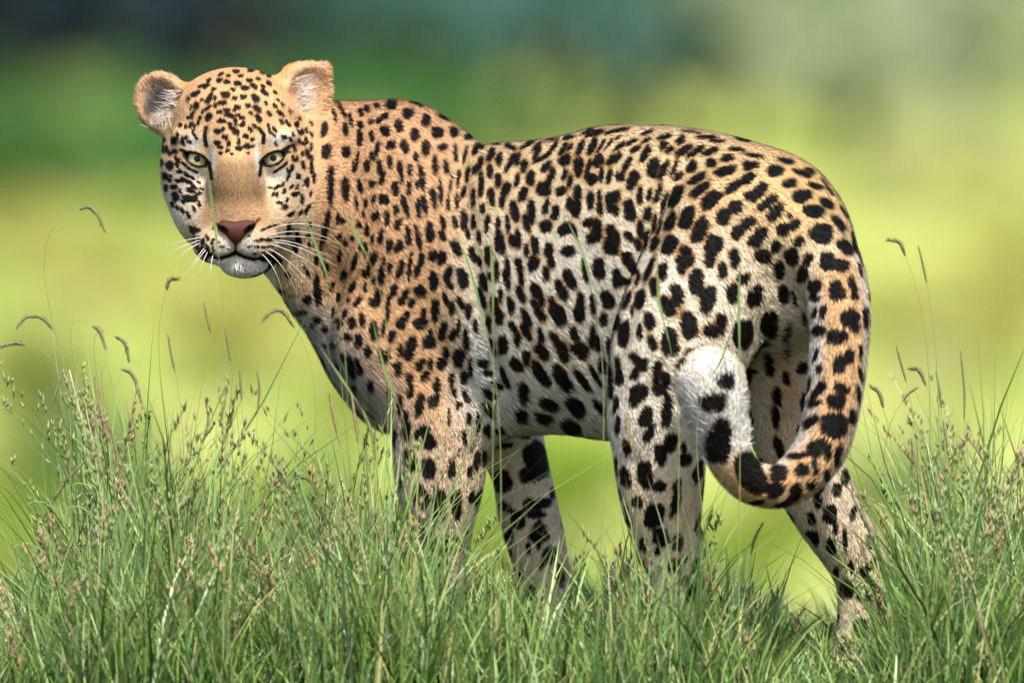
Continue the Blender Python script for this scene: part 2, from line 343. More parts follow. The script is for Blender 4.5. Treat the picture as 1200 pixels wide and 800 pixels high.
# ------------------------------------------------------------------ coat pattern, read off the photograph tile by tile
# each tile: origin x, y, scale; then spots: centre x, y, half length, half width, angle of the long axis
TILES = [
(880, 180, .2, """15,15,60,14,10 20,70,28,22,0 200,45,55,18,15 138,103,50,35,5 298,117,58,20,18 340,100,35,15,25 225,175,45,28,175 373,190,50,18,20
45,225,68,36,140 95,290,75,28,142 140,345,62,38,135 295,250,62,38,165 440,290,50,28,40 365,340,60,42,5 228,365,22,16,170 190,445,38,45,60 255,415,42,30,130
410,470,66,60,0 510,410,60,26,50 45,485,68,38,130 282,515,32,32,0 145,545,38,34,120 68,600,50,45,0 240,600,55,45,80 550,550,58,38,50 335,620,42,28,110
445,630,58,42,100 520,655,55,38,10 305,705,48,36,100 165,680,52,36,80 375,775,42,42,0 655,620,42,20,75 590,765,48,24,75 495,780,38,40,0 40,785,28,24,0
185,785,30,20,0 420,160,30,10,45 455,215,45,10,50 540,340,50,10,60 635,680,45,10,75 695,760,30,8,90"""),
(720, 140, .2, """40,65,50,12,170 20,110,20,10,150 30,160,45,14,140 100,135,40,14,150 190,80,45,12,160 185,125,35,14,150 125,175,35,18,145 20,225,40,18,120
75,265,52,20,115 180,205,55,24,120 290,105,50,16,160 450,75,55,10,8 285,155,32,22,130 385,125,36,24,140 320,180,30,20,140 225,285,62,34,105 285,300,68,22,115
350,285,60,16,115 375,335,34,22,145 405,185,60,24,145 475,190,60,20,145 535,105,65,14,0 600,130,50,12,5 560,190,58,20,160 750,115,50,20,15 715,178,50,16,5
660,230,42,24,170 565,258,34,28,0 455,280,44,28,120 485,350,58,26,150 500,415,74,28,140 650,305,66,30,160 565,475,72,42,135 700,395,60,30,150 780,350,50,30,150
360,450,72,34,112 255,435,62,20,110 290,490,66,18,105 110,355,60,34,115 35,335,32,28,90 150,445,52,20,95 205,440,42,16,105 90,535,68,36,85 195,555,45,26,100
15,445,36,22,90 10,540,34,20,90 425,580,72,42,105 330,600,60,30,115 500,650,80,46,115 640,570,54,42,110 705,515,42,42,0 780,275,32,30,0 780,605,50,34,150
720,660,52,36,110 790,450,25,34,90 235,610,58,16,95 265,635,50,12,110 155,650,58,24,85 85,685,38,24,60 235,730,52,24,115 325,735,62,44,110 10,700,55,26,90
580,735,66,52,110 420,780,44,36,60 695,785,30,26,0 190,700,60,14,100 140,735,40,24,70 70,790,30,20,0 790,715,30,20,100"""),
(720, 300, .2, """75,25,40,30,60 105,60,50,30,70 15,130,60,30,90 60,150,40,26,0 135,140,50,14,110 205,80,75,20,112 282,92,52,30,90 232,180,62,26,85 390,55,56,32,80
440,25,40,28,100 557,25,45,36,90 630,85,52,30,95 702,20,54,30,90 752,130,40,36,0 480,155,80,46,95 150,255,62,32,100 75,260,55,20,110 365,230,72,38,78
310,295,68,38,65 545,255,80,48,105 688,215,60,38,90 790,245,52,20,90 205,380,52,34,75 150,445,52,18,85 15,395,50,20,100 58,460,84,34,95 222,510,48,28,80
435,405,80,52,80 565,440,50,42,20 620,395,62,34,95 325,505,86,50,90 750,455,84,62,90 22,640,54,18,85 30,710,54,26,90 120,600,42,26,60 160,640,40,44,0
118,690,38,26,100 250,660,52,28,100 300,720,52,32,75 245,750,55,24,90 390,650,58,26,110 450,570,36,34,0 130,785,52,30,160 105,320,30,12,90
650,745,52,48,0 775,700,60,34,100"""),
(880, 340, .2, """22,50,50,42,90 190,30,48,36,90 105,200,75,54,95 250,40,50,14,80 205,240,70,18,105 205,360,48,14,95 105,435,75,28,80 10,470,30,18,0 205,510,46,24,80
152,620,60,28,85 300,455,38,36,0 145,740,70,20,80 310,660,56,26,90 305,165,55,14,85 370,20,42,22,110 425,125,42,22,100 380,50,30,20,0 375,130,40,14,105
400,235,40,36,130 510,25,48,36,0 605,20,40,24,90 575,160,50,56,60 600,200,50,30,70 505,270,62,46,170 668,160,70,18,88 575,385,44,30,90 520,430,60,36,110
640,360,44,14,90 345,350,44,14,95 385,375,46,14,110 405,460,32,18,100 640,490,50,14,80 410,570,52,28,120 530,575,50,34,30 365,630,60,18,115 500,650,58,44,10
380,660,44,20,150 625,600,60,14,85 500,760,55,44,10 590,735,44,22,90 350,760,50,20,150 345,550,50,12,100 690,30,30,12,90"""),
(560, 140, .2, """15,165,20,16,0 80,140,50,10,10 75,210,48,22,115 15,255,45,16,100 70,305,42,20,90 120,225,34,14,120 130,250,36,14,110 190,255,62,20,115 230,235,44,18,100
190,165,40,16,20 270,275,42,22,95 20,380,76,18,90 118,360,44,22,85 230,355,44,16,100 310,345,44,28,95 265,440,50,26,110 80,455,58,22,80 165,410,46,28,110
145,480,42,20,95 345,200,48,16,120 380,225,64,16,150 440,170,48,14,125 290,150,50,14,150 340,165,40,12,140 400,280,42,22,135 435,320,40,22,100 385,410,42,46,0
415,370,40,18,100 510,325,36,18,110 540,365,40,18,100 490,420,36,28,150 500,175,44,16,120 540,165,30,14,120 510,240,40,34,160 600,170,50,22,115 670,160,56,24,115
720,160,50,12,120 765,150,44,10,130 685,85,60,16,165 640,75,40,12,160 770,80,36,12,160 530,110,40,12,165 430,125,44,8,170 590,265,34,40,0 590,310,34,22,90
645,290,60,16,105 705,245,42,32,130 665,350,40,36,150 725,325,46,16,95 770,335,48,18,105 780,240,40,22,120 400,515,50,20,110 455,545,50,24,100 400,625,40,38,160
535,495,40,22,100 585,430,46,28,95 575,520,55,32,100 660,475,60,22,90 712,450,44,14,95 715,520,44,20,80 785,460,44,34,0 785,520,36,30,0 30,525,32,18,90
55,610,60,16,95 215,540,66,28,80 315,545,72,26,88 175,610,56,16,85 118,620,54,16,90 285,610,56,22,80 10,690,40,14,85 130,725,64,34,85 205,715,44,24,80
238,700,60,20,88 515,640,50,36,140 645,605,32,30,0 700,630,48,32,90 680,690,50,34,160 335,740,60,26,85 285,765,44,16,90 415,765,48,28,100 60,780,44,24,90
570,660,40,16,80 530,770,42,36,0 775,650,40,26,90 780,740,60,44,90"""),
(560, 300, .2, """10,30,36,14,75 60,20,40,18,90 35,150,60,24,75 110,85,62,18,88 75,120,36,14,70 25,245,66,20,70 175,70,62,18,90 170,140,60,20,75 135,230,42,16,85
240,50,44,24,80 255,120,60,18,85 250,220,56,24,72 195,290,58,22,80 95,265,36,26,80 120,345,60,28,80 65,395,52,18,85 325,45,50,32,105 430,30,50,24,80
400,105,46,24,85 340,200,50,30,55 370,250,56,20,80 345,310,70,22,65 375,350,36,22,60 540,135,66,32,60 490,200,68,30,62 630,90,74,18,82 710,75,70,36,85
435,265,36,20,70 470,340,72,46,60 600,270,60,26,90 595,335,56,36,90 675,285,64,20,85 760,255,60,38,70 735,370,40,26,100 285,365,66,24,65 285,440,60,26,70
205,415,40,22,60 232,485,46,22,85 148,520,58,30,85 370,465,52,20,75 375,560,56,36,55 450,485,50,26,65 500,560,66,34,70 565,455,48,26,70 600,550,60,42,50
670,470,70,22,95 705,510,50,22,80 285,595,48,26,85 225,635,52,32,55 90,530,55,16,75 370,690,84,36,58 340,650,50,18,70 495,715,90,40,55 610,720,90,24,55
730,640,50,28,90 160,710,72,20,70 270,775,40,26,60 30,625,36,28,10 60,685,38,20,10 690,700,80,18,60 770,530,55,20,90 780,700,60,14,90 120,755,40,18,30"""),
(400, 110, .2, """290,68,38,28,5 388,118,36,32,20 430,60,50,10,25 590,140,40,10,28 492,160,38,28,95 205,75,24,16,20 148,92,24,18,60 112,112,26,18,70 255,132,22,20,0
222,158,24,18,150 172,165,18,18,0 335,188,40,24,70 258,220,30,32,0 428,240,42,26,85 560,230,34,36,0 655,225,30,32,0 738,252,28,20,0 55,155,45,12,75
112,185,26,18,70 110,262,34,20,90 178,248,38,16,80 20,215,30,16,70 290,302,32,28,90 370,312,46,22,72 492,320,46,26,85 590,315,32,22,165 665,350,56,16,90
725,355,52,14,100 785,325,40,20,110 30,340,26,30,0 210,325,46,16,100 180,370,34,16,80 435,370,30,16,85 150,425,38,22,90 285,400,44,16,88 95,390,60,10,95
75,430,38,10,90 400,445,36,18,85 345,440,52,18,80 355,500,34,12,90 225,435,50,16,85 240,495,40,20,110 545,420,56,22,90 610,430,48,18,85 470,490,72,20,82
445,530,28,14,90 25,560,72,22,88 180,530,22,24,0 315,555,46,22,90 395,555,44,16,95 110,540,44,16,80 685,495,58,14,95 640,525,56,12,95 740,475,52,14,100
785,445,34,18,95 580,575,76,14,88 540,615,64,22,80 715,580,40,18,105 775,610,56,16,95 190,615,28,14,100 250,620,34,32,0 375,660,66,20,78 360,620,30,12,80
145,640,32,14,95 320,680,34,16,88 450,670,56,18,88 485,650,60,18,80 625,640,52,12,90 675,630,56,12,90 90,640,44,10,85 200,720,28,30,0 268,730,46,18,92
130,705,24,10,90 332,765,40,22,100 595,755,44,18,80 665,755,42,18,80 720,740,60,26,85 775,750,48,16,90 515,780,34,22,90 102,768,22,20,0 150,785,24,14,90
10,745,26,14,90 385,790,20,14,90 435,790,20,14,90"""),
(400, 270, .2, """65,45,18,12,90 150,15,26,14,90 180,55,28,14,100 230,40,50,16,95 25,80,20,16,120 110,90,26,10,90 140,115,44,12,95 282,90,42,22,100 335,95,42,24,115
392,40,52,18,92 452,55,56,20,75 520,30,42,26,90 592,30,38,22,70 675,105,56,24,60 740,20,30,18,70 770,140,50,24,75 75,190,56,16,105 190,170,44,20,115
160,230,36,14,120 140,255,24,20,0 248,175,30,12,90 282,215,40,16,92 345,230,62,22,105 405,170,50,14,95 398,250,52,14,92 470,170,44,22,95 445,235,44,20,95
538,150,38,28,105 590,160,44,28,95 235,265,60,20,95 188,290,26,12,100 18,260,30,18,105 540,295,58,28,90 625,250,46,24,110 630,310,46,20,60 710,280,64,32,80
66,330,34,18,120 140,335,34,12,95 305,350,46,20,105 275,420,46,16,100 365,390,60,22,115 460,355,42,36,40 215,400,60,22,100 180,425,34,16,60 97,415,36,18,125
40,412,18,10,90 410,425,32,20,100 610,400,46,16,75 648,455,46,22,85 700,425,44,18,65 745,470,46,22,90 550,465,66,28,95 480,490,40,20,100 460,540,44,34,150
380,505,40,20,110 345,545,34,30,60 22,490,28,14,105 62,545,36,18,95 125,525,44,16,80 270,500,44,14,105 245,580,50,14,95 295,620,38,24,100 190,590,60,26,80
595,590,60,26,100 685,570,50,14,95 655,610,38,24,120 730,640,70,20,85 515,645,40,36,0 520,600,30,14,90 410,655,40,30,110 390,710,50,28,120 342,700,44,14,95
45,635,22,16,0 15,630,18,12,0 102,650,42,18,88 148,710,36,16,80 270,725,44,14,95 235,740,48,18,70 612,715,38,22,85 690,740,44,38,90 50,755,34,12,90
465,770,30,20,130 520,775,30,14,90 590,770,34,24,60 325,785,28,18,0 95,775,34,14,80 785,560,44,18,80 755,775,30,12,90"""),
(560, 400, .2, """270,300,66,34,80 70,310,48,24,35 65,400,55,26,55 420,365,64,34,20 385,440,52,34,20 255,430,46,38,100 575,380,70,44,50 545,500,70,46,50 560,545,50,36,0
715,380,60,22,50 50,515,30,22,90 130,520,30,20,0 270,545,40,24,0 155,610,50,18,170 640,560,40,14,0"""),
(440, 400, .2, """35,80,50,14,75 72,75,40,14,90 143,50,42,16,95 200,50,60,30,110 128,165,46,22,85 260,135,44,24,115 322,130,40,16,90 288,200,38,22,125 195,215,38,24,85
205,290,44,22,95 315,20,40,24,0 412,65,34,22,80 388,132,34,32,0 490,95,56,34,100 358,255,46,20,90 340,350,40,34,110 365,320,34,14,90 445,215,34,18,90
455,285,44,18,75 518,208,40,24,90 530,320,44,18,60 488,372,26,24,0 258,370,72,26,98 142,365,56,16,95 85,370,36,14,90 75,300,30,10,90 178,450,50,20,95
185,515,60,24,95 115,560,50,14,95 272,530,54,34,150 315,585,52,36,70 555,160,60,14,85 545,450,36,18,90 600,480,60,14,92 520,560,44,14,80 655,520,40,20,90
430,440,50,10,90"""),
(460, 520, .275, """80,70,48,28,75 155,105,46,32,90 120,220,48,34,80 198,230,36,32,90 200,290,38,32,90 270,235,36,24,90 272,285,36,22,90 335,225,30,14,95 362,225,40,14,110
250,105,44,18,95 330,120,30,12,90 358,70,44,16,95 390,60,36,12,95 45,155,34,12,90 235,440,54,40,100 160,415,44,26,60 120,330,40,10,70 300,400,50,12,110
460,160,50,46,60 610,50,66,50,60 600,125,64,36,170 650,60,40,30,90 480,265,36,18,40 430,270,34,10,90 580,265,34,28,90 635,255,40,26,160 610,300,44,18,0
680,205,28,14,90 490,385,34,28,90 580,445,30,14,90 495,475,28,16,90 670,470,36,32,130 775,490,40,8,75 635,515,24,14,120 550,560,24,18,90 715,560,50,16,85
245,570,20,8,90 118,585,30,8,90 640,720,40,18,90"""),
(700, 450, .2, """82,45,44,16,95 240,65,72,44,130 110,120,54,20,100 370,25,52,36,150 405,160,96,34,95 285,190,64,40,100 305,285,60,30,110 120,240,60,18,95 175,370,46,28,80
370,410,70,36,90 430,340,60,38,100 515,440,42,38,0 505,370,30,18,80 110,480,60,12,88 165,545,64,32,80 280,530,86,46,85 365,595,40,34,130 465,590,44,24,110
450,700,80,22,100 130,650,40,14,85 235,690,34,32,0 335,745,60,44,150 180,750,46,16,80 680,115,78,52,170 715,340,125,72,95"""),
(700, 560, .2, """330,220,76,54,100 185,235,70,18,82 470,375,58,30,95 270,385,50,22,90 355,420,34,18,90 515,600,38,24,110 515,470,28,12,100 310,550,24,12,60
465,130,70,24,100 405,690,50,8,90"""),
(840, 480, .275, """145,270,92,58,70 265,270,36,38,0 250,340,40,34,160 335,350,44,26,120 368,255,30,30,0 400,320,22,18,0 350,195,50,16,170 500,65,55,56,0 430,160,48,34,150
470,170,44,20,90 515,190,50,16,100 470,280,34,14,90 405,50,44,18,140 575,30,34,14,90 420,245,34,14,80 440,340,30,14,120 170,395,40,12,165 548,285,40,20,95
510,340,32,20,100 580,440,36,14,100 405,462,28,18,70 428,380,44,18,80 505,505,32,12,90 488,580,38,22,80 545,550,50,10,90 570,670,34,14,90 510,690,26,12,80
655,565,34,18,60 678,640,24,24,0 635,685,32,24,170 555,765,34,36,0 265,160,50,20,75 250,30,50,18,85 600,235,40,14,90"""),
(300, 260, .175, """360,18,20,14,90 350,90,18,14,0 355,152,22,14,80 285,110,50,16,70 270,180,34,14,100 235,60,24,12,150 470,40,50,12,95 435,140,26,14,100 428,185,22,12,0
402,255,34,20,90 465,305,48,24,90 560,100,26,18,100 600,145,26,18,100 640,105,22,12,90 560,225,46,16,92 660,270,64,18,105 735,195,46,12,95 700,160,30,10,92
740,55,46,16,92 690,20,22,20,0 780,115,32,14,100 588,355,36,20,105 505,425,40,22,100 648,435,42,18,120 730,445,32,14,95 555,505,34,20,95 620,525,20,12,90
680,535,38,20,120 520,605,38,14,95 600,610,30,16,105 555,700,24,10,90 640,680,36,22,90 705,655,44,14,85 765,270,60,18,105 735,345,30,26,0 790,395,30,14,105
410,455,104,28,88 340,515,34,26,30 340,330,44,14,60 215,350,26,18,50 400,655,28,16,90 300,600,44,16,10 175,460,26,18,60 190,520,40,14,40 230,490,20,12,0
460,730,18,12,0 620,780,24,18,0 690,780,24,18,0 785,540,34,30,0"""),
(320, 100, .475, """130,165,18,11,90 180,165,14,12,90 140,247,48,9,90 178,255,30,11,88 125,110,20,9,95 168,62,25,6,60 178,108,18,8,90 213,130,22,7,90 130,345,42,8,100
150,75,18,5,70 145,210,14,5,90 160,330,16,6,95 110,575,12,8,40 130,600,10,8,40 195,585,14,10,70 210,630,18,10,80 235,655,14,8,80 185,620,12,8,60 195,700,24,10,80 240,740,16,8,80 165,585,12,8,50 75,555,9,6,40 150,640,9,6,60 175,670,12,7,70 215,700,14,8,80 95,590,8,5,40 130,640,8,5,50 160,690,9,6,60 200,745,14,7,80"""),
(180, 130, .2625, """75,245,18,15,80 100,380,18,13,70 95,340,12,11,0 55,295,13,10,90 40,235,14,8,90 60,175,16,8,90 40,150,14,6,90 95,185,12,10,0 95,135,16,11,110
130,130,14,8,110 160,140,10,7,0 110,235,18,9,100 120,270,12,8,30 150,290,14,8,40 130,310,14,9,0 160,320,14,8,30 180,345,16,8,20 160,350,14,7,0 150,390,22,9,20
180,400,14,8,0 195,375,12,7,0 130,445,14,7,60 160,470,12,7,60 185,445,10,6,60 205,420,10,6,60 215,350,10,5,0 60,340,12,7,90 75,310,11,7,90 85,420,12,7,70
245,30,16,12,110 310,50,14,8,0 285,95,14,11,0 285,145,14,11,0 320,120,13,11,0 330,180,10,8,0 300,190,9,7,0 375,100,14,8,90 380,140,14,8,90 410,115,12,10,0
415,160,16,12,0 380,170,14,11,0 350,195,8,6,0 420,190,8,6,0 465,35,18,9,60 365,50,16,8,90 360,90,16,9,80 330,20,14,9,0 430,85,14,8,60 440,160,10,7,0
335,150,12,9,90 300,165,12,8,0 440,130,10,8,0 345,75,12,8,90 400,60,12,8,90 310,85,12,8,120 450,70,12,7,50
625,165,16,8,70 600,180,12,6,60 680,135,16,7,70 650,140,12,6,70 685,195,20,10,70 705,245,18,8,80 665,245,18,8,80 640,215,12,6,80 620,210,12,6,80
715,300,24,8,90 685,320,20,8,90 660,395,20,9,85 630,372,16,9,160 585,430,13,11,0 685,440,24,9,120 610,462,16,8,150 655,455,14,8,120 600,295,14,7,120
575,330,12,6,130 545,345,12,6,130 550,375,12,6,100 520,345,10,5,0 555,410,10,5,0 535,380,8,4,0 600,270,12,7,60 640,290,12,6,80 620,250,12,6,80 650,100,14,7,60
610,130,12,7,60 545,150,10,6,60 575,120,12,6,60 540,85,14,7,50 570,50,14,8,50 600,60,14,7,50 640,60,12,7,60 560,10,14,7,60 700,170,12,6,80 680,90,12,6,70
700,370,14,7,90 640,340,12,6,100
180,525,18,9,10 185,555,9,5,60 205,565,9,5,60 225,575,9,5,60 240,560,9,5,60 215,590,9,5,60 235,600,9,5,60 200,585,9,5,60 225,612,9,5,60 245,618,9,5,60
260,595,9,5,60 240,643,14,6,60 215,625,9,5,60 265,640,9,5,60 310,605,8,4,0 330,615,6,3,0 270,575,8,5,0 490,530,12,6,160 515,520,12,7,160 540,512,10,6,160
460,580,12,5,0 485,575,16,7,0 515,575,18,8,0 545,568,14,8,0 430,605,10,4,0 460,607,12,5,0 490,607,12,5,0 520,605,14,5,170 450,635,9,4,0 490,630,10,4,0
425,560,8,4,0 600,530,26,9,100 640,560,26,9,90 625,600,22,9,70"""),
(140, 60, .35, """290,118,14,9,150 335,100,12,8,150 255,145,18,9,150 300,160,20,10,120 258,185,14,10,110 300,220,14,11,120 297,192,14,8,130 230,165,10,6,110 340,80,12,6,150
390,70,12,8,0 440,65,12,8,0 480,75,10,6,20 360,105,12,8,0 355,148,16,12,0 345,175,16,10,0 395,110,14,9,0 435,100,12,8,0 420,125,14,9,0 450,120,14,9,40
485,140,16,9,40 455,160,18,12,40 415,155,12,9,0 385,160,10,8,0 460,195,18,10,40 465,225,14,9,45 430,185,10,8,0 395,190,12,9,0 360,200,12,9,0 335,205,10,8,0
340,235,14,8,0 375,220,12,8,0 410,225,10,7,0 520,185,10,7,50 500,210,12,7,50 545,215,10,6,50 270,225,10,6,110 245,215,16,7,110 265,240,12,6,110 240,250,12,8,110
315,130,10,6,150 320,185,9,7,90 380,130,9,7,0 370,245,9,6,0 405,250,9,6,0 300,100,10,6,150 500,110,12,7,40 520,140,10,6,40 405,85,10,6,0 365,85,9,6,0 465,95,10,6,20
140,375,8,6,90 155,420,14,10,80 172,385,16,12,80 180,455,9,8,0 190,490,16,12,70 212,537,10,6,60 180,512,10,6,60 158,462,10,6,80 148,330,14,7,90 152,300,10,6,90
225,500,12,7,30 240,470,16,8,20 230,440,10,6,30 250,455,12,6,30 235,490,16,8,20 255,490,10,6,30 270,475,9,5,30 215,430,12,7,30 200,405,10,6,30 225,410,10,6,30 245,425,10,6,30
265,440,9,5,30 230,545,10,6,60 250,525,9,5,60 270,510,9,5,60 205,470,10,6,60 215,505,9,6,60 195,435,9,6,60 175,420,8,6,90 195,525,9,6,60 170,345,9,6,90 190,360,9,6,90
255,600,18,10,0 250,630,9,6,60 266,635,9,6,60 282,640,9,6,60 297,628,9,5,60 262,655,9,6,60 279,660,9,6,60 296,655,9,5,60 272,676,10,6,60 287,681,10,6,60 302,675,8,5,60 290,696,11,7,60
316,662,8,5,60 340,655,6,4,0 330,640,6,4,0 312,640,7,5,60 550,470,10,6,120 560,500,9,6,120 530,455,9,5,120 515,480,9,5,120 575,455,10,6,120 600,420,10,6,90 640,360,12,7,80 610,345,10,6,80
575,395,10,6,90 620,440,10,6,90 560,430,9,5,110 590,480,10,6,120 540,510,8,5,150 640,320,11,6,80 600,305,10,6,70 640,400,12,7,85 585,365,9,5,70
205,250,9,6,110 195,285,10,6,100 180,300,9,6,90 225,290,9,5,100 215,312,8,5,90 230,225,8,5,110 222,255,8,5,110 560,240,10,6,60 590,250,10,6,60 612,272,10,6,60 640,280,10,6,70 580,280,9,5,60 615,312,10,6,70 555,288,8,5,50 600,228,9,6,60 570,205,9,5,50 622,215,9,5,60 640,245,10,6,65 545,180,8,5,50 500,85,9,6,30 530,165,8,5,40 490,175,9,6,45 480,120,9,6,30 270,120,9,6,150 275,165,8,5,130 240,190,9,5,115 440,210,9,6,45 385,200,8,6,0 395,215,9,6,0 320,160,9,6,110 280,205,9,6,110"""),
]
SPOTS = []
for (ox, oy, sc, txt) in TILES:
    for item in txt.split():
        x, y, a, b, g = map(float, item.split(','))
        e = 1.25 if ox == 180 else 1.08 if ox == 140 else 1.03
        SPOTS.append((ox + x * sc, oy + y * sc, a * sc * e, b * sc * e, math.radians(g)))
# dark lines of the face (photo pixels): points, half width
LINES = [([(242, 150), (240, 160), (242, 171)], 2.6), ([(303, 151), (309, 158), (308, 168)], 2.6),
         ([(229, 147), (226, 156), (231, 163)], 1.8), ([(314, 146), (316, 155), (322, 160)], 1.8),
         ([(214, 191), (222, 198), (231, 202)], 1.9), ([(336, 191), (329, 197), (321, 202)], 1.9),
         ([(245, 191), (247, 201), (248, 210)], 2.6), ([(306, 191), (305, 200), (304, 206)], 2.2),
         ([(212, 176), (218, 178)], 2.2), ([(332, 176), (339, 172)], 2.4),
         ([(276, 287), (276, 297)], 1.6), (MOUTH, 2.4), ([(308, 303), (318, 300), (327, 306)], 4.5), ([(296, 324), (310, 318), (320, 308)], 2.5),
         ([(253, 262), (250, 268)], 1.6), ([(300, 260), (303, 257)], 1.6)]
# ------------------------------------------------------------------ coat colour of a point (model frame position, normal)
def mixc(c, col, t):
    return c * (1 - t[:, None]) + np.array(col) * t[:, None]
def blob(ix, iy, x, y, rx, ry):
    return np.exp(-(((ix - x) / rx) ** 2 + ((iy - y) / ry) ** 2))
bodyW = to_world(bodyV)
bvh = BVHTree.FromPolygons([tuple(v) for v in bodyW.tolist()], bodyF)
def hit(x, y):
    d = right * ((x - 600) * S) + up * ((400 - y) * S) + fwd * D
    loc, n, i, dist = bvh.ray_cast(CAM, d.normalized())
    return loc, n
SP = []
for (x, y, a, b, g) in SPOTS:
    w = None
    for ox, oy in ((0, 0), (a * .6 * math.cos(g), a * .6 * math.sin(g)), (-a * .6 * math.cos(g), -a * .6 * math.sin(g)), (-4, 4), (4, 4), (-9, 6)):
        loc, n = hit(x + ox, y + oy)
        if loc is not None:
            w = to_model([tuple(loc)])[0, 2]; break
    if w is None:
        cx_, cy_ = (276, 205) if x < 385 and y < 335 else (700, 340)
        for st in (4, 7, 10, 14, 18, 24):
            k = st / math.hypot(cx_ - x, cy_ - y)
            loc, n = hit(x + (cx_ - x) * k, y + (cy_ - y) * k)
            if loc is not None:
                w = to_model([tuple(loc)])[0, 2] + 12; break
    if w is not None:
        SP.append((x, y, a, b, g, w))
def coat(P, N, seed=1):
    r = np.random.default_rng(seed)
    ix, iy = to_img(P); W = P[:, 2]; n = len(P)
    face = np.clip(-N[:, 2], -1, 1)
    tan = np.array([.66, .375, .190])
    c = np.tile(tan, (n, 1))
    # flank, back and rump paler than shoulder and neck
    fl = sstep(500, 590, ix)
    c = mixc(c, [.76, .54, .29], fl)
    c = mixc(c, [.88, .75, .56], fl * sstep(215, 330, iy) * .95)
    c = mixc(c, [.90, .82, .71], fl * sstep(360, 480, iy) * .5)
    c = mixc(c, [.78, .48, .20], blob(ix, iy, 940, 235, 90, 80) * .8)
    c = mixc(c, [.94, .85, .70], blob(ix, iy, 690, 310, 90, 90) * .6)
    # chest and throat
    ch = sstep(60, -40, (ix - 352) * .83 - (iy - 350) * .56) * sstep(320, 375, iy) * (ix < 560)
    c = mixc(c, [.66, .64, .62], ch)
    # legs and belly
    c = mixc(c, [.80, .55, .36], sstep(470, 540, iy) * (ix < 600) * .6)
    c = mixc(c, [.92, .67, .45], sstep(500, 580, iy) * (ix > 600) * .7)
    under = sstep(.35, .9, N[:, 1])
    c = mixc(c, [.80, .72, .62], under * .75 * sstep(330, 420, iy))
    c = mixc(c, [.66, .64, .62], blob(ix, iy, 565, 430, 26, 55) * .8)
    c = mixc(c, [.74, .40, .27], blob(ix, iy, 1034, 692, 14, 26) * .8)
    # inner side of the far hind leg
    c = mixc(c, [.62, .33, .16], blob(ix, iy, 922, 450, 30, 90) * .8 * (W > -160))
    # tail: warm outside, white below and at the tip
    tail = (W < -225) & (ix > 780)
    tp = np.array([(600 + (t[0] - 600), t[1]) for t in TAIL[1:]])
    td = np.full(n, 1e9); tt = np.zeros(n); side = np.zeros(n)
    for i, (p, q) in enumerate(zip(tp[:-1], tp[1:])):
        bx, by = q - p; L = math.hypot(bx, by)
        h = np.clip(((ix - p[0]) * bx + (iy - p[1]) * by) / (L * L), 0, 1)
        dx, dy = ix - p[0] - h * bx, iy - p[1] - h * by
        dd = np.hypot(dx, dy); m = dd < td
        td = np.where(m, dd, td); tt = np.where(m, i + h, tt); side = np.where(m, (bx * dy - by * dx) / L, side)
    tm = tail * sstep(38, 30, td) * sstep(.3, 1.0, tt)
    c = mixc(c, [.68, .39, .175], tm * .9)
    c = mixc(c, [.76, .70, .62], tm * sstep(8, 28, side))
    c = mixc(c, [.76, .70, .62], tm * sstep(22, 34, -side) * .8)
    c = mixc(c, [.84, .80, .72], tm * sstep(7.9, 8.6, tt) * .95)
    # ---- face
    hd = (W < HW + 60) & (ix < 388) & (iy < 335)
    hb = sstep(386, 362, ix) * hd
    c = mixc(c, [.66, .40, .195], hb)
    chk = hb * sstep(176, 230, iy) * sstep(380, 350, ix)
    c = mixc(c, [.70, .52, .34], chk * .9)
    c = mixc(c, [.70, .62, .52], hb * blob(ix, iy, 205, 240, 26, 40) * .7)
    c = mixc(c, [.60, .30, .12], hb * sstep(120, 85, iy) * .7)
    c = mixc(c, [.86, .80, .70], hb * (blob(ix, iy, 226, 167, 17, 9) + blob(ix, iy, 326, 164, 17, 9)) * .95)
    c = mixc(c, [.86, .80, .70], hb * np.clip(blob(ix, iy, 224, 206, 20, 9) + blob(ix, iy, 330, 205, 20, 9) + blob(ix, iy, 250, 190, 4, 18) + blob(ix, iy, 301, 188, 4, 18), 0, 1) * .9)
    bw = 25 + 12 * sstep(205, 255, iy)
    br = hb * sstep(bw + 6, bw - 6, np.abs(ix - 276)) * sstep(176, 198, iy) * sstep(272, 258, iy)
    c = mixc(c, [.32, .19, .10], br)
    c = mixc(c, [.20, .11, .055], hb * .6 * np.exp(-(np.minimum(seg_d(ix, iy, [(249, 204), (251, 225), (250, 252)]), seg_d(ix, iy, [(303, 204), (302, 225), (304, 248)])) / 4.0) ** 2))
    c = mixc(c, [.62, .36, .17], hb * (blob(ix, iy, 306, 250, 14, 22) * .8 + blob(ix, iy, 244, 250, 10, 22) * .5))
    c = mixc(c, [.68, .47, .28], hb * (blob(ix, iy, 312, 275, 20, 14)) * .7)
    c = mixc(c, [.80, .76, .70], hb * (blob(ix, iy, 262, 290, 12, 10) + blob(ix, iy, 290, 290, 14, 10)) * .8)
    c = mixc(c, [.88, .82, .74], hb * sstep(297, 305, iy) * (np.abs(ix - 284) < 40))
    # ears
    le = hb * blob(ix, iy, 187, 118, 24, 24); re = hb * blob(ix, iy, 362, 104, 16, 22)
    lm = sstep(1.0, .8, np.hypot((ix - 187) / 34, (iy - 120) / 38)); rm = sstep(1.0, .8, np.hypot((ix - 361) / 32, (iy - 105) / 38))
    lm *= hb * (iy < 158) * (ix < 222); rm *= hb * (ix > 326) * (iy < 150)
    c = mixc(c, [.70, .42, .23], np.clip(lm + rm, 0, 1))
    c = mixc(c, [.34, .28, .23], sstep(.35, .75, le) * (ix < 216)); c = mixc(c, [.66, .48, .35], sstep(.35, .8, re))
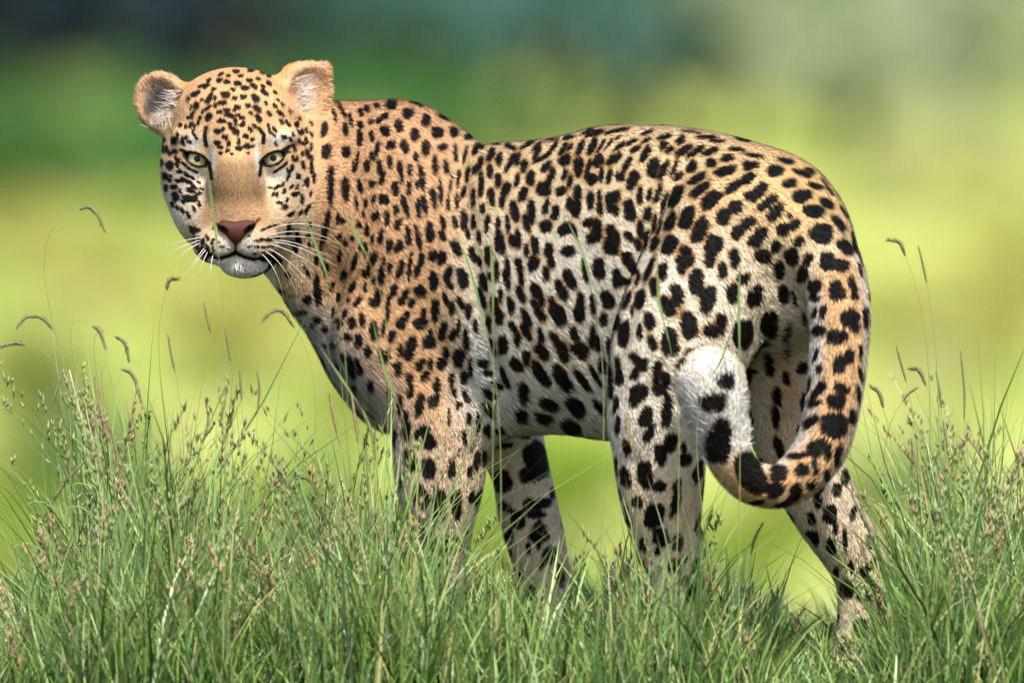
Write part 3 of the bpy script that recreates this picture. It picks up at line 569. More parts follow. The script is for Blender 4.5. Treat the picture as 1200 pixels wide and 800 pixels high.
    c = mixc(c, [.06, .05, .045], np.clip(hb * (blob(ix, iy, 188, 118, 15, 17) * 1.3 + blob(ix, iy, 174, 132, 7, 9)) * (ix < 214), 0, 1) * .9)
    c = mixc(c, [.85, .80, .72], hb * blob(ix, iy, 379, 77, 5, 6) * .7)
    earm = np.clip(lm + rm, 0, 1)
    # ---- spots: distance in photo pixels on the side that faces the lens
    dark = np.zeros(n); halo = np.zeros(n)
    jx = r.normal(0, .5, n); jy = r.normal(0, .5, n)
    order = np.argsort(ix); sx = ix[order]
    for (x, y, a, b, g, w) in SP:
        R = 1.9 * max(a, b)
        i0, i1 = np.searchsorted(sx, [x - R, x + R])
        id_ = order[i0:i1]
        id_ = id_[(np.abs(iy[id_] - y) < R) & (np.abs(W[id_] - w) < 60 + 1.5 * a) & (face[id_] > -.25)]
        if len(id_) == 0: continue
        dx, dy = ix[id_] + jx[id_] - x, iy[id_] + jy[id_] - y
        u = (dx * math.cos(g) + dy * math.sin(g)) / a; v = (-dx * math.sin(g) + dy * math.cos(g)) / b
        an = np.arctan2(v, u); ph = (x * 1.7 + y * 2.3)
        # slightly squared, uneven outline
        q = (np.abs(u) ** 2.5 + np.abs(v) ** 2.5) ** .4
        q = q * (1 + .05 * np.sin(2 * an + ph) + .05 * np.sin(3 * an + 2.1 * ph) + .03 * np.sin(5 * an + .7 * ph))
        soft = min(.35, 1.6 / min(a, b)) * .6
        k = sstep(1.02 + soft, 1.02 - soft, q)
        dark[id_] = np.maximum(dark[id_], k)
        halo[id_] += np.exp(-(np.maximum(q - .9, 0) / .62) ** 2)
    # ---- the rest of the coat (sides the lens does not see), solid spots in space
    for (x, y, w), R, ph in zip(BACKP, BACKR, BACKH):
        xi = 600 + (x - 600) / (1 + w * S / D)
        i0, i1 = np.searchsorted(sx, [xi - 2 * R, xi + 2 * R]); id_ = order[i0:i1]
        id_ = id_[np.abs(P[id_, 1] - y) < 2 * R]
        if len(id_) == 0: continue
        dv = P[id_] - np.array([x, y, w]); q = np.linalg.norm(dv * np.array([1, .75, 1]), axis=1) / R
        q = q * (1 + .1 * np.sin(dv[:, 0] * .5 + ph) + .1 * np.sin(dv[:, 1] * .4 + 2 * ph))
        dark[id_] = np.maximum(dark[id_], sstep(1.12, .9, q))
    rose = fl * sstep(470, 400, iy) * (ix < 860)
    c = mixc(c, [.56, .30, .11], np.clip(halo - .95, 0, 1) * (.2 + .8 * rose) * (1 - hb))
    for poly, wd in LINES:
        d = seg_d(ix + jx * .5, iy + jy * .5, poly)
        dark = np.maximum(dark, hb * sstep(wd + .9, wd - .9, d) * (face > -.2))
    for e in ALM:
        X, Y, W_, f = pers(e[0], e[1], HW)
        d = almond(P, e)
        dark = np.maximum(dark, hb * sstep(4.0, 2.4, d + jy * .4) * (W < HW - 20))
    dark = dark * (1 - np.clip(earm * 1.2, 0, 1) * (iy < 150))
    c = c * .76
    c = mixc(c, [.0045, .0035, .0032], np.clip(dark, 0, 1))
    return np.clip(c, 0, .9)
TRI, TRIN, bodyN = mesh_normals(bodyV, bodyF)
# model frame is left-handed in (x, y down, w): make normals point outwards
probe = np.sign((bodyN * (bodyV - np.array([700, 330, 20]))).sum(1).mean())
bodyN *= probe; TRIN = TRIN * probe
# spots for the sides turned away from the lens
ar = np.linalg.norm(TRIN, axis=1) / 2
cen = bodyV[TRI].mean(1); tn = TRIN / (2 * ar[:, None] + 1e-12)
cand = rng.choice(len(TRI), 9000, p=ar / ar.sum())
cix, ciy = to_img(cen); spx = np.array([(q[0], q[1], max(q[2], q[3]), q[5]) for q in SP]); pts = []
for i in cand:
    p = cen[i]
    if p[1] > 770 or (p[0] < 395 and p[1] < 345) or np.hypot(cix[i] - 832, ciy[i] - 440) < 62: continue
    R = 22 if p[0] > 560 else 17
    if p[1] > 560: R = 19
    if -tn[i, 2] > -.05:     # faces the lens: only where no traced spot lies near
        d = np.hypot(spx[:, 0] - cix[i], spx[:, 1] - ciy[i]) - spx[:, 2]
        if (d[np.abs(spx[:, 3] - p[2]) < 90] < R * (.42 if p[1] > 540 else .75)).any(): continue
    if pts and (np.linalg.norm(np.array(pts) - p, axis=1) < R * 1.45).any(): continue
    pts.append(p)
BACKP = np.array(pts); BACKR = np.where(BACKP[:, 0] > 560, 11.0, 8.0) * rng.uniform(.7, 1.1, len(BACKP)); BACKH = rng.uniform(0, 6, len(BACKP))
# ------------------------------------------------------------------ helpers
def nodemat(name):
    m = bpy.data.materials.new(name); m.use_nodes = True
    return m, m.node_tree.nodes, m.node_tree.links, m.node_tree.nodes['Principled BSDF']
def plain(name, col, rough=.7, spec=.3, **kw):
    m, n, l, b = nodemat(name)
    b.inputs['Base Color'].default_value = (*col, 1); b.inputs['Roughness'].default_value = rough
    b.inputs['Specular IOR Level'].default_value = spec
    for k, v in kw.items(): b.inputs[k].default_value = v
    return m
def mesh_obj(name, V, F, mat, parent=None, smooth=True):
    me = bpy.data.meshes.new(name); me.from_pydata([tuple(v) for v in np.asarray(V).tolist()], [], [tuple(f) for f in F])
    if smooth: me.polygons.foreach_set('use_smooth', np.ones(len(me.polygons), bool))
    me.materials.append(mat)
    o = bpy.data.objects.new(name, me); COL.objects.link(o)
    if parent is not None:
        o.parent = parent
        o.matrix_parent_inverse = Matrix.Translation(-Vector(parent.location)) if parent.type == 'EMPTY' else Matrix()
    return o
def tri_mesh(name, V, T, mat, parent=None, attrs=None, smooth=True):
    me = bpy.data.meshes.new(name); V = np.asarray(V, np.float32); T = np.asarray(T, np.int32)
    me.vertices.add(len(V)); me.vertices.foreach_set('co', V.ravel())
    me.loops.add(T.size); me.loops.foreach_set('vertex_index', T.ravel())
    me.polygons.add(len(T)); me.polygons.foreach_set('loop_start', np.arange(len(T), dtype=np.int32) * 3)
    me.polygons.foreach_set('use_smooth', np.full(len(T), smooth))
    me.update(calc_edges=True)
    for k, (ty, data) in (attrs or {}).items():
        a = me.attributes.new(k, ty, 'POINT')
        a.data.foreach_set('color' if ty == 'FLOAT_COLOR' else 'vector' if ty == 'FLOAT_VECTOR' else 'value', np.asarray(data, np.float32).ravel())
    me.materials.append(mat)
    o = bpy.data.objects.new(name, me); COL.objects.link(o)
    if parent is not None:
        o.parent = parent; o.matrix_parent_inverse = Matrix.Translation(-Vector(parent.location))
    return o
def rgba(c): return np.concatenate([c, np.ones((len(c), 1))], 1)
def tag(o, label=None, cat=None, group=None, kind=None):
    if label: o['label'] = label
    if cat: o['category'] = cat
    if group: o['group'] = group
    if kind: o['kind'] = kind
    return o

# ------------------------------------------------------------------ leopard
leopard = bpy.data.objects.new('leopard', None); COL.objects.link(leopard)
gp = to_world([[720, 800, 0]])[0]; leopard.location = gp
tag(leopard, 'spotted leopard standing in the tall grass with its head turned to the viewer', 'leopard')
m, n, l, b = nodemat('coat')
at = n.new('ShaderNodeAttribute'); at.attribute_name = 'coat'
l.new(at.outputs['Color'], b.inputs['Base Color']); b.inputs['Roughness'].default_value = .75; b.inputs['Specular IOR Level'].default_value = .15
COAT = m
body = mesh_obj('body', bodyW, bodyF, COAT, leopard)
a = body.data.attributes.new('coat', 'FLOAT_COLOR', 'POINT')
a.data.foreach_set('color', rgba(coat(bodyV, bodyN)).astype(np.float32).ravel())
body.data.update()

# fur: short tapered hairs laid along the coat
NF = 360000
isH = (cen[:, 0] < 385) & (cen[:, 1] < 340)
vis = -tn[:, 2]
dens = ar * np.where(isH & (cen[:, 2] < HW + 30), 3.2, 1.0) * np.where(vis > -.15, 1.0, .4) * np.where(cen[:, 1] > 730, .3, 1)
ti = rng.choice(len(TRI), NF, p=dens / dens.sum())
r1, r2 = np.sqrt(rng.random(NF)), rng.random(NF)
B = np.stack([1 - r1, r1 * (1 - r2), r1 * r2], 1)
FP = (bodyV[TRI[ti]] * B[..., None]).sum(1); FN = (bodyN[TRI[ti]] * B[..., None]).sum(1); FN /= np.linalg.norm(FN, axis=1, keepdims=True)
# no hair inside the eye openings or on the nose leather
keep = np.ones(NF, bool)
fx, fy = to_img(FP)
for e in ALM: keep &= ~((almond(FP, e) < 2.2) & (FP[:, 2] < HW - 10))
NOSE = [(252.5, 262), (261, 258), (276, 259.5), (292, 257.5), (301.5, 260), (298, 268), (289, 274), (281, 284), (277, 288), (272, 284), (264, 275), (257, 270)]
keep &= ~((np.hypot((fx - 277) / 20, (fy - 268) / 12) < 1) & (FP[:, 2] < HW - 60))
FP, FN = FP[keep], FN[keep]; fx, fy = fx[keep], fy[keep]; NF = len(FP)
flow = np.tile(-AX * .8 + np.array([0, .55, 0]), (NF, 1))
leg = sstep(430, 540, FP[:, 1]); flow = flow * (1 - leg[:, None]) + np.array([.1, 1, 0]) * leg[:, None]
hw = sstep(400, 345, FP[:, 0]) * sstep(370, 320, FP[:, 1])
hdir = FP - np.array([276, 262, HW - 95]); hdir /= np.linalg.norm(hdir, axis=1, keepdims=True)
flow = flow * (1 - hw[:, None]) + hdir * hw[:, None]
tmask = (FP[:, 2] < -235) & (FP[:, 0] > 785)
tpts = np.array([pers(*t[:3])[:3] for t in TAIL]); tdir = np.gradient(tpts, axis=0)
ni = np.argmin(np.linalg.norm(FP[:, None, :] - tpts[None], axis=2), 1); td_ = np.linalg.norm(FP - tpts[ni], axis=1)
tl = (tmask & (td_ < 62))
flow[tl] = tdir[ni[tl]] / np.linalg.norm(tdir[ni[tl]], axis=1, keepdims=True) + np.array([0, .1, 0])
flow += rng.normal(0, .15, flow.shape) * np.where(tl & (ni > 9), 3.0, 1.0)[:, None]
tang = flow - FN * (flow * FN).sum(1, keepdims=True); tang /= np.linalg.norm(tang, axis=1, keepdims=True) + 1e-9
Lh = np.full(NF, 8.0)
Lh = np.where(leg > .5, 6.0, Lh); Lh = np.where(tl, 9.0, Lh); Lh = np.where(tl & (ni > 9), 15.0, Lh)
und = sstep(.3, .9, FN[:, 1]) * (FP[:, 1] < 540); Lh = Lh + und * 6
Lh = np.where(hw > .5, 4.0, Lh)
cheek = hw * np.maximum(sstep(60, 95, np.abs(fx - 276)), sstep(300, 312, fy)); Lh = Lh + cheek * 3
thr = sstep(60, -40, (fx - 352) * .83 - (fy - 350) * .56) * (1 - hw) * (fy > 300) * (fx < 500); Lh = Lh + thr * 5
earr = (np.hypot((fx - 187) / 38, (fy - 118) / 44) < 1) & (fx < 222) | (np.hypot((fx - 360) / 36, (fy - 105) / 42) < 1) & (fx > 330) & (FP[:, 2] < HW + 60)
Lh = np.where(earr & (hw > .5), rng.uniform(2.5, 9.5, NF), Lh)
Lh *= rng.uniform(.65, 1.3, NF)
lift = np.where(hw > .5, .32, .38)[:, None]
mid = FP + (tang + FN * lift) * Lh[:, None] * .5
tip = mid + (tang + FN * lift * .25) * Lh[:, None] * .5
wv = np.cross(tang, FN); wd = (np.where(hw > .5, .42, .6) * rng.uniform(.7, 1.2, NF))[:, None]
base = FP - FN * .6
FV = np.stack([base - wv * wd, base + wv * wd, mid - wv * wd * .8, mid + wv * wd * .8, tip], 1).reshape(-1, 3)
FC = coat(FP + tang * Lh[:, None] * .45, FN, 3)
lum = FC.sum(1) / 3
FC = FC * np.where(lum < .05, rng.uniform(.5, 1.8, NF), rng.normal(1.0, .15, NF))[:, None]
FC = np.clip(FC, .0025, .92)
T0 = np.array([[0, 1, 2], [1, 3, 2], [2, 3, 4]])
FT = (np.arange(NF)[:, None, None] * 5 + T0[None]).reshape(-1, 3)
sn = FN + rng.normal(0, .23, FN.shape); sn /= np.linalg.norm(sn, axis=1, keepdims=True)
snw = sn[:, 0:1] * np.array(right) - sn[:, 1:2] * np.array(up) + sn[:, 2:3] * np.array(fwd)
m, n, l, b = nodemat('fur')
at = n.new('ShaderNodeAttribute'); at.attribute_name = 'coat'
an = n.new('ShaderNodeAttribute'); an.attribute_name = 'lay'
l.new(at.outputs['Color'], b.inputs['Base Color']); l.new(an.outputs['Vector'], b.inputs['Normal'])
b.inputs['Roughness'].default_value = .65; b.inputs['Specular IOR Level'].default_value = .11
fur = tri_mesh('fur', to_world(FV), FT, m, leopard, {'coat': ('FLOAT_COLOR', rgba(np.repeat(FC, 5, 0))), 'lay': ('FLOAT_VECTOR', np.repeat(snw, 5, 0))})
tag(fur, kind='stuff')

# long pale hairs inside the ears
def tuft(name, roots, aim, L0, col0):
    V, T, Cc = [], [], []
    for k in range(70):
        a0, a1 = roots; t = rng.random(); x = a0[0] + (a1[0] - a0[0]) * t + rng.normal(0, 2.5); y = a0[1] + (a1[1] - a0[1]) * t + rng.normal(0, 2.5)
        loc, nn = hit(x, y)
        if loc is None: continue
        p = to_model([tuple(loc)])[0]; L = L0 * rng.uniform(.5, 1.15)
        d = np.array([aim[0] + rng.normal(0, .28), aim[1] + rng.normal(0, .28), -.35 + rng.normal(0, .15)]); d /= np.linalg.norm(d)
        q = p + d * L * .5 + np.array([0, 0, -3]); r_ = p + d * L + np.array([0, 1.5, 0]); s_ = np.array([-d[1], d[0], 0]) * .36; o = len(V)
        V += [p - s_, p + s_, q - s_ * .8, q + s_ * .8, r_]; T += [(o, o + 1, o + 2), (o + 1, o + 3, o + 2), (o + 2, o + 3, o + 4)]
        Cc += [np.array(col0) * rng.uniform(.3, 1.1)] * 5
    lay = np.tile(-np.array(fwd) * .8 + np.array([.2, 0, .5]), (len(V), 1))
    o = tri_mesh('ear_tuft', to_world(V), T, fur.data.materials[0], leopard, {'coat': ('FLOAT_COLOR', rgba(np.array(Cc))), 'lay': ('FLOAT_VECTOR', lay)}); tag(o, kind='stuff')
tuft('ear_tuft', ((212, 104), (196, 146)), (-.9, -.15), 24, (.52, .46, .39))
tuft('ear_tuft', ((198, 148), (180, 150)), (-.1, -1), 20, (.46, .41, .35))
tuft('ear_tuft', ((346, 96), (352, 132)), (.9, -.35), 26, (.58, .50, .41))

# eyes: eyeball with iris and pupil
def cap(cx, cy, cw, r, ang, rings=6, seg=28, hole=0.0):
    V = []; F = []
    for i in range(rings + 1):
        a_ = hole + (ang - hole) * i / rings
        for j in range(seg):
            t = 2 * math.pi * j / seg
            V.append((cx + r * math.sin(a_) * math.cos(t), cy + r * math.sin(a_) * math.sin(t), cw - r * math.cos(a_)))
    for i in range(rings):
        for j in range(seg):
            F.append((i * seg + j, (i + 1) * seg + j, (i + 1) * seg + (j + 1) % seg, i * seg + (j + 1) % seg))
    return to_world(V), F
M_ball = plain('eyeball', (.022, .016, .012), .1, .5)
m, n, l, b = nodemat('iris')
nz = n.new('ShaderNodeTexNoise'); nz.inputs['Scale'].default_value = 900; nz.inputs['Detail'].default_value = 3
cr = n.new('ShaderNodeValToRGB'); cr.color_ramp.elements[0].color = (.32, .255, .105, 1); cr.color_ramp.elements[1].color = (.62, .53, .28, 1)
cr.color_ramp.elements[0].position = .3; cr.color_ramp.elements[1].position = .7
l.new(nz.outputs['Fac'], cr.inputs['Fac']); l.new(cr.outputs[0], b.inputs['Base Color']); b.inputs['Roughness'].default_value = .25
b.inputs['Coat Weight'].default_value = 1.0; b.inputs['Coat Roughness'].default_value = .02
M_iris = m
M_pup = plain('pupil', (.003, .003, .003), .35, .25)
for (u, v) in EYE:
    X, Y, W, f = pers(HX + u, HY + v, HW - EYE_W)
    V, F = cap(X, Y, W, EYE_R, 2.6, 16, 28, .02); ball = mesh_obj('eye', V, F, M_ball, leopard)
    V, F = cap(X, Y, W, EYE_R + .35, math.asin(10.4 / EYE_R), 8, 28, math.asin(3.9 / EYE_R)); mesh_obj('iris', V, F, M_iris, ball)
    V, F = cap(X, Y, W, EYE_R + .3, math.asin(4.2 / EYE_R), 4, 24, .01); mesh_obj('pupil', V, F, M_pup, ball)

# nose leather
def hitm(x, y):
    loc, nn = hit(x, y); return to_model([tuple(loc)])[0]
m, n, l, b = nodemat('nose_leather')
nz = n.new('ShaderNodeTexVoronoi'); nz.inputs['Scale'].default_value = 700
bp = n.new('ShaderNodeBump'); bp.inputs['Strength'].default_value = .35; bp.inputs['Distance'].default_value = .0008
l.new(nz.outputs['Distance'], bp.inputs['Height']); l.new(bp.outputs[0], b.inputs['Normal'])
b.inputs['Base Color'].default_value = (.066, .017, .011, 1); b.inputs['Roughness'].default_value = .5; b.inputs['Specular IOR Level'].default_value = .25
M_nose = m
ctr = np.array([277, 268.0]); V = []; F = []; ol = np.array(NOSE); K = len(ol)
fine = np.array([ol[i] * (1 - t) + ol[(i + 1) % K] * t for i in range(K) for t in (0, .33, .67)]); K = len(fine)
for ring, (sc, lift_) in enumerate(((1.06, -3.0), (1.0, 1.0), (.88, 4.6), (.6, 6.2), (.3, 6.8))):
    for p in fine:
        q = ctr + (p - ctr) * sc; h = hitm(q[0], q[1]); V.append((h[0], h[1], h[2] - lift_))
h = hitm(*ctr); V.append((h[0], h[1], h[2] - 7.0))
for rg in range(4):
    for j in range(K): F.append((rg * K + j, (rg + 1) * K + j, (rg + 1) * K + (j + 1) % K, rg * K + (j + 1) % K))
for j in range(K): F.append((4 * K + j, 5 * K, 4 * K + (j + 1) % K))
nose = mesh_obj('nose', to_world(V), F, M_nose, leopard)
M_nostril = plain('nostril', (.005, .004, .004), 1.0, 0.0)
for poly in ([(255, 262.5), (263, 264.5), (269, 269.5), (267, 274), (260, 271.5), (255, 267)], [(299, 261), (291, 263.5), (285, 269), (287, 273.5), (294, 270.5), (298.5, 266)]):
    pc = np.mean(poly, 0); V = []; K = len(poly)
    for sc, lift_ in ((1.0, 2.0), (.9, 7.2), (.4, 6.6)):
        for p in poly:
            q = pc + (np.array(p) - pc) * sc; h = hitm(q[0], q[1]); V.append((h[0], h[1], h[2] - lift_))
    F = [(rg * K + j, (rg + 1) * K + j, (rg + 1) * K + (j + 1) % K, rg * K + (j + 1) % K) for rg in range(2) for j in range(K)] + [tuple(range(2 * K, 3 * K))]
    mesh_obj('nostril', to_world(V), F, M_nostril, nose)
# tubes (whiskers, stems)
def tube(path, radii, seg=5):
    P = np.asarray(path, float); n_ = len(P); V = []; F = []
    T = np.gradient(P, axis=0); T /= np.linalg.norm(T, axis=1, keepdims=True) + 1e-12
    ref = np.array([0.31, .2, .93])
    for i in range(n_):
        a_ = np.cross(T[i], ref); a_ /= np.linalg.norm(a_) + 1e-12; b_ = np.cross(T[i], a_)
        for j in range(seg):
            t = 2 * math.pi * j / seg
            V.append(P[i] + (a_ * math.cos(t) + b_ * math.sin(t)) * radii[i])
    for i in range(n_ - 1):
        for j in range(seg):
            F.append((i * seg + j, i * seg + (j + 1) % seg, (i + 1) * seg + (j + 1) % seg, (i + 1) * seg + j))
    return np.array(V), F
M_whisker = plain('whisker', (.66, .63, .58), .35, .5)
WH = [((312, 270), (352, 262), (398, 272)), ((316, 276), (360, 272), (404, 290)), ((318, 281), (350, 286), (388, 301)), ((317, 286), (345, 297), (379, 318)),
      ((314, 291), (340, 308), (366, 336)), ((310, 294), (330, 312), (348, 345)), ((318, 284), (350, 290), (395, 312)), ((306, 297), (322, 318), (332, 350)),
      ((316, 279), (348, 277), (386, 283)), ((238, 278), (214, 282), (196, 287)), ((236, 284), (213, 298), (199, 316)), ((240, 290), (224, 312), (214, 336)),
      ((244, 294), (234, 316), (229, 340)), ((250, 297), (246, 318), (247, 338)), ((236, 281), (210, 290), (190, 300)), ((242, 292), (228, 310), (221, 330))]
for k, (p0, p1, p2) in enumerate(WH):
    h = hitm(*p0); sgn = 1 if p2[0] > 276 else -1
    L = math.dist(p0, p2)
    A = np.array([h[0], h[1], h[2] + 1.5]); Bc = np.array([*p1, h[2] - 8]); Cc = np.array([*p2, h[2] + .12 * L])
    if not (p1[0] > 200): pass
    Bq = 2 * Bc - .5 * (A + Cc)
    t = np.linspace(0, 1, 12)[:, None]
    path = (1 - t) ** 2 * A + 2 * t * (1 - t) * Bq + t * t * Cc
    V, F = tube(to_world(path), np.linspace(.42, .12, 12) * S)
    mesh_obj('whisker', V, F, M_whisker, leopard)
# ------------------------------------------------------------------ land
def lerp_table(x, xs, ys): return np.interp(x, xs, ys)
def hgt(x, y):
    x = np.asarray(x, float); y = np.asarray(y, float)
    base = lerp_table(y, [-60, -30, -20, -6, -2.5, 1.2, 2.0, 4, 10, 30, 60, 95, 130, 200, 320, 600, 1500], [-1.6, -1.0, -.72, -.42, -.06, 0, -.03, -.22, -.95, -2.8, -4.1, -4.2, -3.3, -.9, 3.2, 16, 70])
    n_ = .012 * np.sin(x * 7.1 + 1.3 * y) * np.cos(y * 5.3) + .05 * np.sin(x * .31 + 2) * np.sin(y * .23) * np.clip((np.abs(y) - 3) / 6, 0, 1)
    far = np.clip((y - 90) / 200, 0, 1) * (1.1 * np.sin(x * .021 + 1.0) + .5 * np.sin(x * .057 + y * .02))
    return base + n_ + far * np.clip(np.abs(x) / 60, 0, 1)
def ground_at(px, py):
    d = (right * ((px - 600) * S) + up * ((400 - py) * S) + fwd * D).normalized()
    t = 90.0
    while t < 900:
        p = CAM + d * t
        if p.z < float(hgt(p.x, p.y)): return p
        t += .5
    return CAM + d * 400
ys = np.concatenate([np.linspace(-60, -4, 40), np.linspace(-3.8, 4, 66), np.linspace(4.5, 60, 60), np.linspace(62, 320, 90), np.linspace(330, 1500, 50)])
xs = np.concatenate([-np.geomspace(900, 2.2, 60), np.linspace(-2, 2, 50), np.geomspace(2.2, 900, 60)])
GX, GY = np.meshgrid(xs, ys); V = np.stack([GX, GY, hgt(GX, GY)], -1).reshape(-1, 3)
nx, ny = len(xs), len(ys); ii = np.arange(nx * ny).reshape(ny, nx)
Q = np.stack([ii[:-1, :-1], ii[:-1, 1:], ii[1:, 1:], ii[1:, :-1]], -1).reshape(-1, 4)
m, n, l, b = nodemat('meadow')
tc = n.new('ShaderNodeTexCoord')
def noise(scale, det=4, vec=None, rough=.55):
    t = n.new('ShaderNodeTexNoise'); t.inputs['Scale'].default_value = scale; t.inputs['Detail'].default_value = det; t.inputs['Roughness'].default_value = rough
    l.new(vec or tc.outputs['Object'], t.inputs['Vector']); return t.outputs['Fac']
def ramp(fac, stops):
    r = n.new('ShaderNodeValToRGB'); e = r.color_ramp.elements
    while len(e) < len(stops): e.new(.5)
    for q, (p, c) in zip(e, stops): q.position = p; q.color = (*c, 1)
    l.new(fac, r.inputs['Fac']); return r.outputs['Color']
mp = n.new('ShaderNodeMapping'); mp.inputs['Scale'].default_value = (1, .18, 1); l.new(tc.outputs['Object'], mp.inputs['Vector'])
big = ramp(noise(.5, 3, mp.outputs['Vector']), [(.30, (.13, .21, .028)), (.45, (.25, .31, .055)), (.60, (.41, .41, .12)), (.75, (.22, .29, .045))])
soil = ramp(noise(14, 6), [(.3, (.045, .05, .02)), (.6, (.085, .075, .035)), (.8, (.10, .11, .04))])
sep = n.new('ShaderNodeSeparateXYZ'); l.new(tc.outputs['Object'], sep.inputs[0])
mr = n.new('ShaderNodeMapRange'); mr.inputs['From Min'].default_value = 3; mr.inputs['From Max'].default_value = 14; l.new(sep.outputs['Y'], mr.inputs['Value'])
mx = n.new('ShaderNodeMix'); mx.data_type = 'RGBA'; l.new(mr.outputs[0], mx.inputs['Factor']); l.new(soil, mx.inputs[6]); l.new(big, mx.inputs[7])
l.new(mx.outputs[2], b.inputs['Base Color']); b.inputs['Roughness'].default_value = .9; b.inputs['Specular IOR Level'].default_value = .1
bp = n.new('ShaderNodeBump'); bp.inputs['Strength'].default_value = .6; bp.inputs['Distance'].default_value = .03; l.new(noise(30, 5), bp.inputs['Height']); l.new(bp.outputs[0], b.inputs['Normal'])
ground = mesh_obj('ground', V, Q.tolist(), m); tag(ground, kind='structure')

# ------------------------------------------------------------------ shrubs and trees on the far slope
def leafmat(name, c0, c1, trans=.3):
    m, n, l, b = nodemat(name)
    at = n.new('ShaderNodeAttribute'); at.attribute_name = 'tone'
    r = n.new('ShaderNodeValToRGB'); r.color_ramp.elements[0].color = (*c0, 1); r.color_ramp.elements[1].color = (*c1, 1)
    l.new(at.outputs['Fac'], r.inputs['Fac']); l.new(r.outputs[0], b.inputs['Base Color']); b.inputs['Roughness'].default_value = .6
    b.inputs['Specular IOR Level'].default_value = .25
    tr = n.new('ShaderNodeBsdfTranslucent'); l.new(r.outputs[0], tr.inputs['Color'])
    mix = n.new('ShaderNodeMixShader'); mix.inputs[0].default_value = trans
    l.new(b.outputs[0], mix.inputs[1]); l.new(tr.outputs[0], mix.inputs[2]); l.new(mix.outputs[0], n['Material Output'].inputs['Surface'])
    return m
def crown(name, c, rx, rz, nleaf, leaf, mat, parent, rg):
    # leaves gathered on lobes, lobes spread through the crown
    nl = 14; lc = rg.normal(0, 1, (nl, 3)); lc /= np.linalg.norm(lc, axis=1, keepdims=True); lc *= rg.uniform(.25, .75, (nl, 1))
    k = rg.integers(0, nl, nleaf); d = rg.normal(0, 1, (nleaf, 3)); d /= np.linalg.norm(d, axis=1, keepdims=True)
    p = (lc[k] + d * (rg.uniform(.5, 1, (nleaf, 1)) ** .6) * rg.uniform(.25, .45, nl)[k][:, None]) * np.array([rx, rx, rz]) + np.array(c)
    a = rg.normal(0, 1, (nleaf, 3)); a /= np.linalg.norm(a, axis=1, keepdims=True); bb = np.cross(a, d + .01); bb /= np.linalg.norm(bb, axis=1, keepdims=True)
    s = leaf * rg.uniform(.6, 1.3, (nleaf, 1))
    V = np.stack([p - a * s, p + bb * s * .5, p + a * s, p - bb * s * .5], 1).reshape(-1, 3)
    T = (np.arange(nleaf)[:, None, None] * 4 + np.array([[0, 1, 2], [0, 2, 3]])[None]).reshape(-1, 3)
    tone = np.repeat(np.clip(rg.normal(.5, .25, nleaf), 0, 1), 4)
    return tri_mesh(name, V, T, mat, parent, {'tone': ('FLOAT', tone)}, smooth=False)
M_bark = plain('bark', (.07, .05, .035), .9)
def woody(name, px, py_base, h_px, w_px, mat, label, cat, group, dist=None, trunk_h=.12):
    p = ground_at(px, py_base) if dist is None else None
    if dist is not None:
        d = (right * ((px - 600) * S) + fwd * D); p = CAM + d * (dist / d.y); p.z = float(hgt(p.x, p.y))
    k = (p - CAM).length / D * S
    H, Wd = h_px * k, w_px * k
    rg = np.random.default_rng(int(px * 7 + py_base * 13) % 9999)
    root = bpy.data.objects.new(name, None); COL.objects.link(root); root.location = (p.x, p.y, float(hgt(p.x, p.y)))
    tag(root, label, cat, group)
    b0 = np.array(root.location); top = b0 + np.array([rg.normal(0, .05 * Wd), rg.normal(0, .05 * Wd), H * .55])
    V, F = tube(np.linspace(b0 - [0, 0, .05], top, 5), np.linspace(.05, .015, 5) * H, 7)
    VV, FF = [V], list(F)
    for q in range(5):
        a0 = b0 + (top - b0) * rg.uniform(.25, .8); a1 = a0 + np.array([rg.normal(0, .3) * Wd, rg.normal(0, .3) * Wd, rg.uniform(.15, .4) * H])
        v2, f2 = tube(np.linspace(a0, a1, 4), np.linspace(.018, .006, 4) * H, 5); o = sum(len(z) for z in VV); VV.append(v2); FF += [tuple(i + o for i in f) for f in f2]
    mesh_obj('trunk', np.concatenate(VV), FF, M_bark, root)
    crown('crown', b0 + np.array([0, 0, H * (.5 + trunk_h / 2)]), Wd * .5 / .85, H * (.5 - trunk_h / 2) / .85, 1400, max(.03, .05 * H), mat, root, rg)
    return root
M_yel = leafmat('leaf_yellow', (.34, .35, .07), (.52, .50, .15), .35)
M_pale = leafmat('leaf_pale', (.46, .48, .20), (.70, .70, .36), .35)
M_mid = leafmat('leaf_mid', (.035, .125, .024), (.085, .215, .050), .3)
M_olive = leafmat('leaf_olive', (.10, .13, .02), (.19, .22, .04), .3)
M_dark = leafmat('leaf_dark', (.004, .012, .017), (.009, .023, .031), .1)  # blue tint of distant haze put into the dark leaf colour
M_blue = leafmat('leaf_bluegreen', (.048, .130, .108), (.095, .210, .170), .2)  # bluish leaf colour stands in for haze over the far trees
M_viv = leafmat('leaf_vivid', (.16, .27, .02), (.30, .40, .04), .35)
M_hazy = leafmat('leaf_grey_green', (.27, .33, .19), (.42, .47, .29), .25)  # pale haze put into the leaf colour
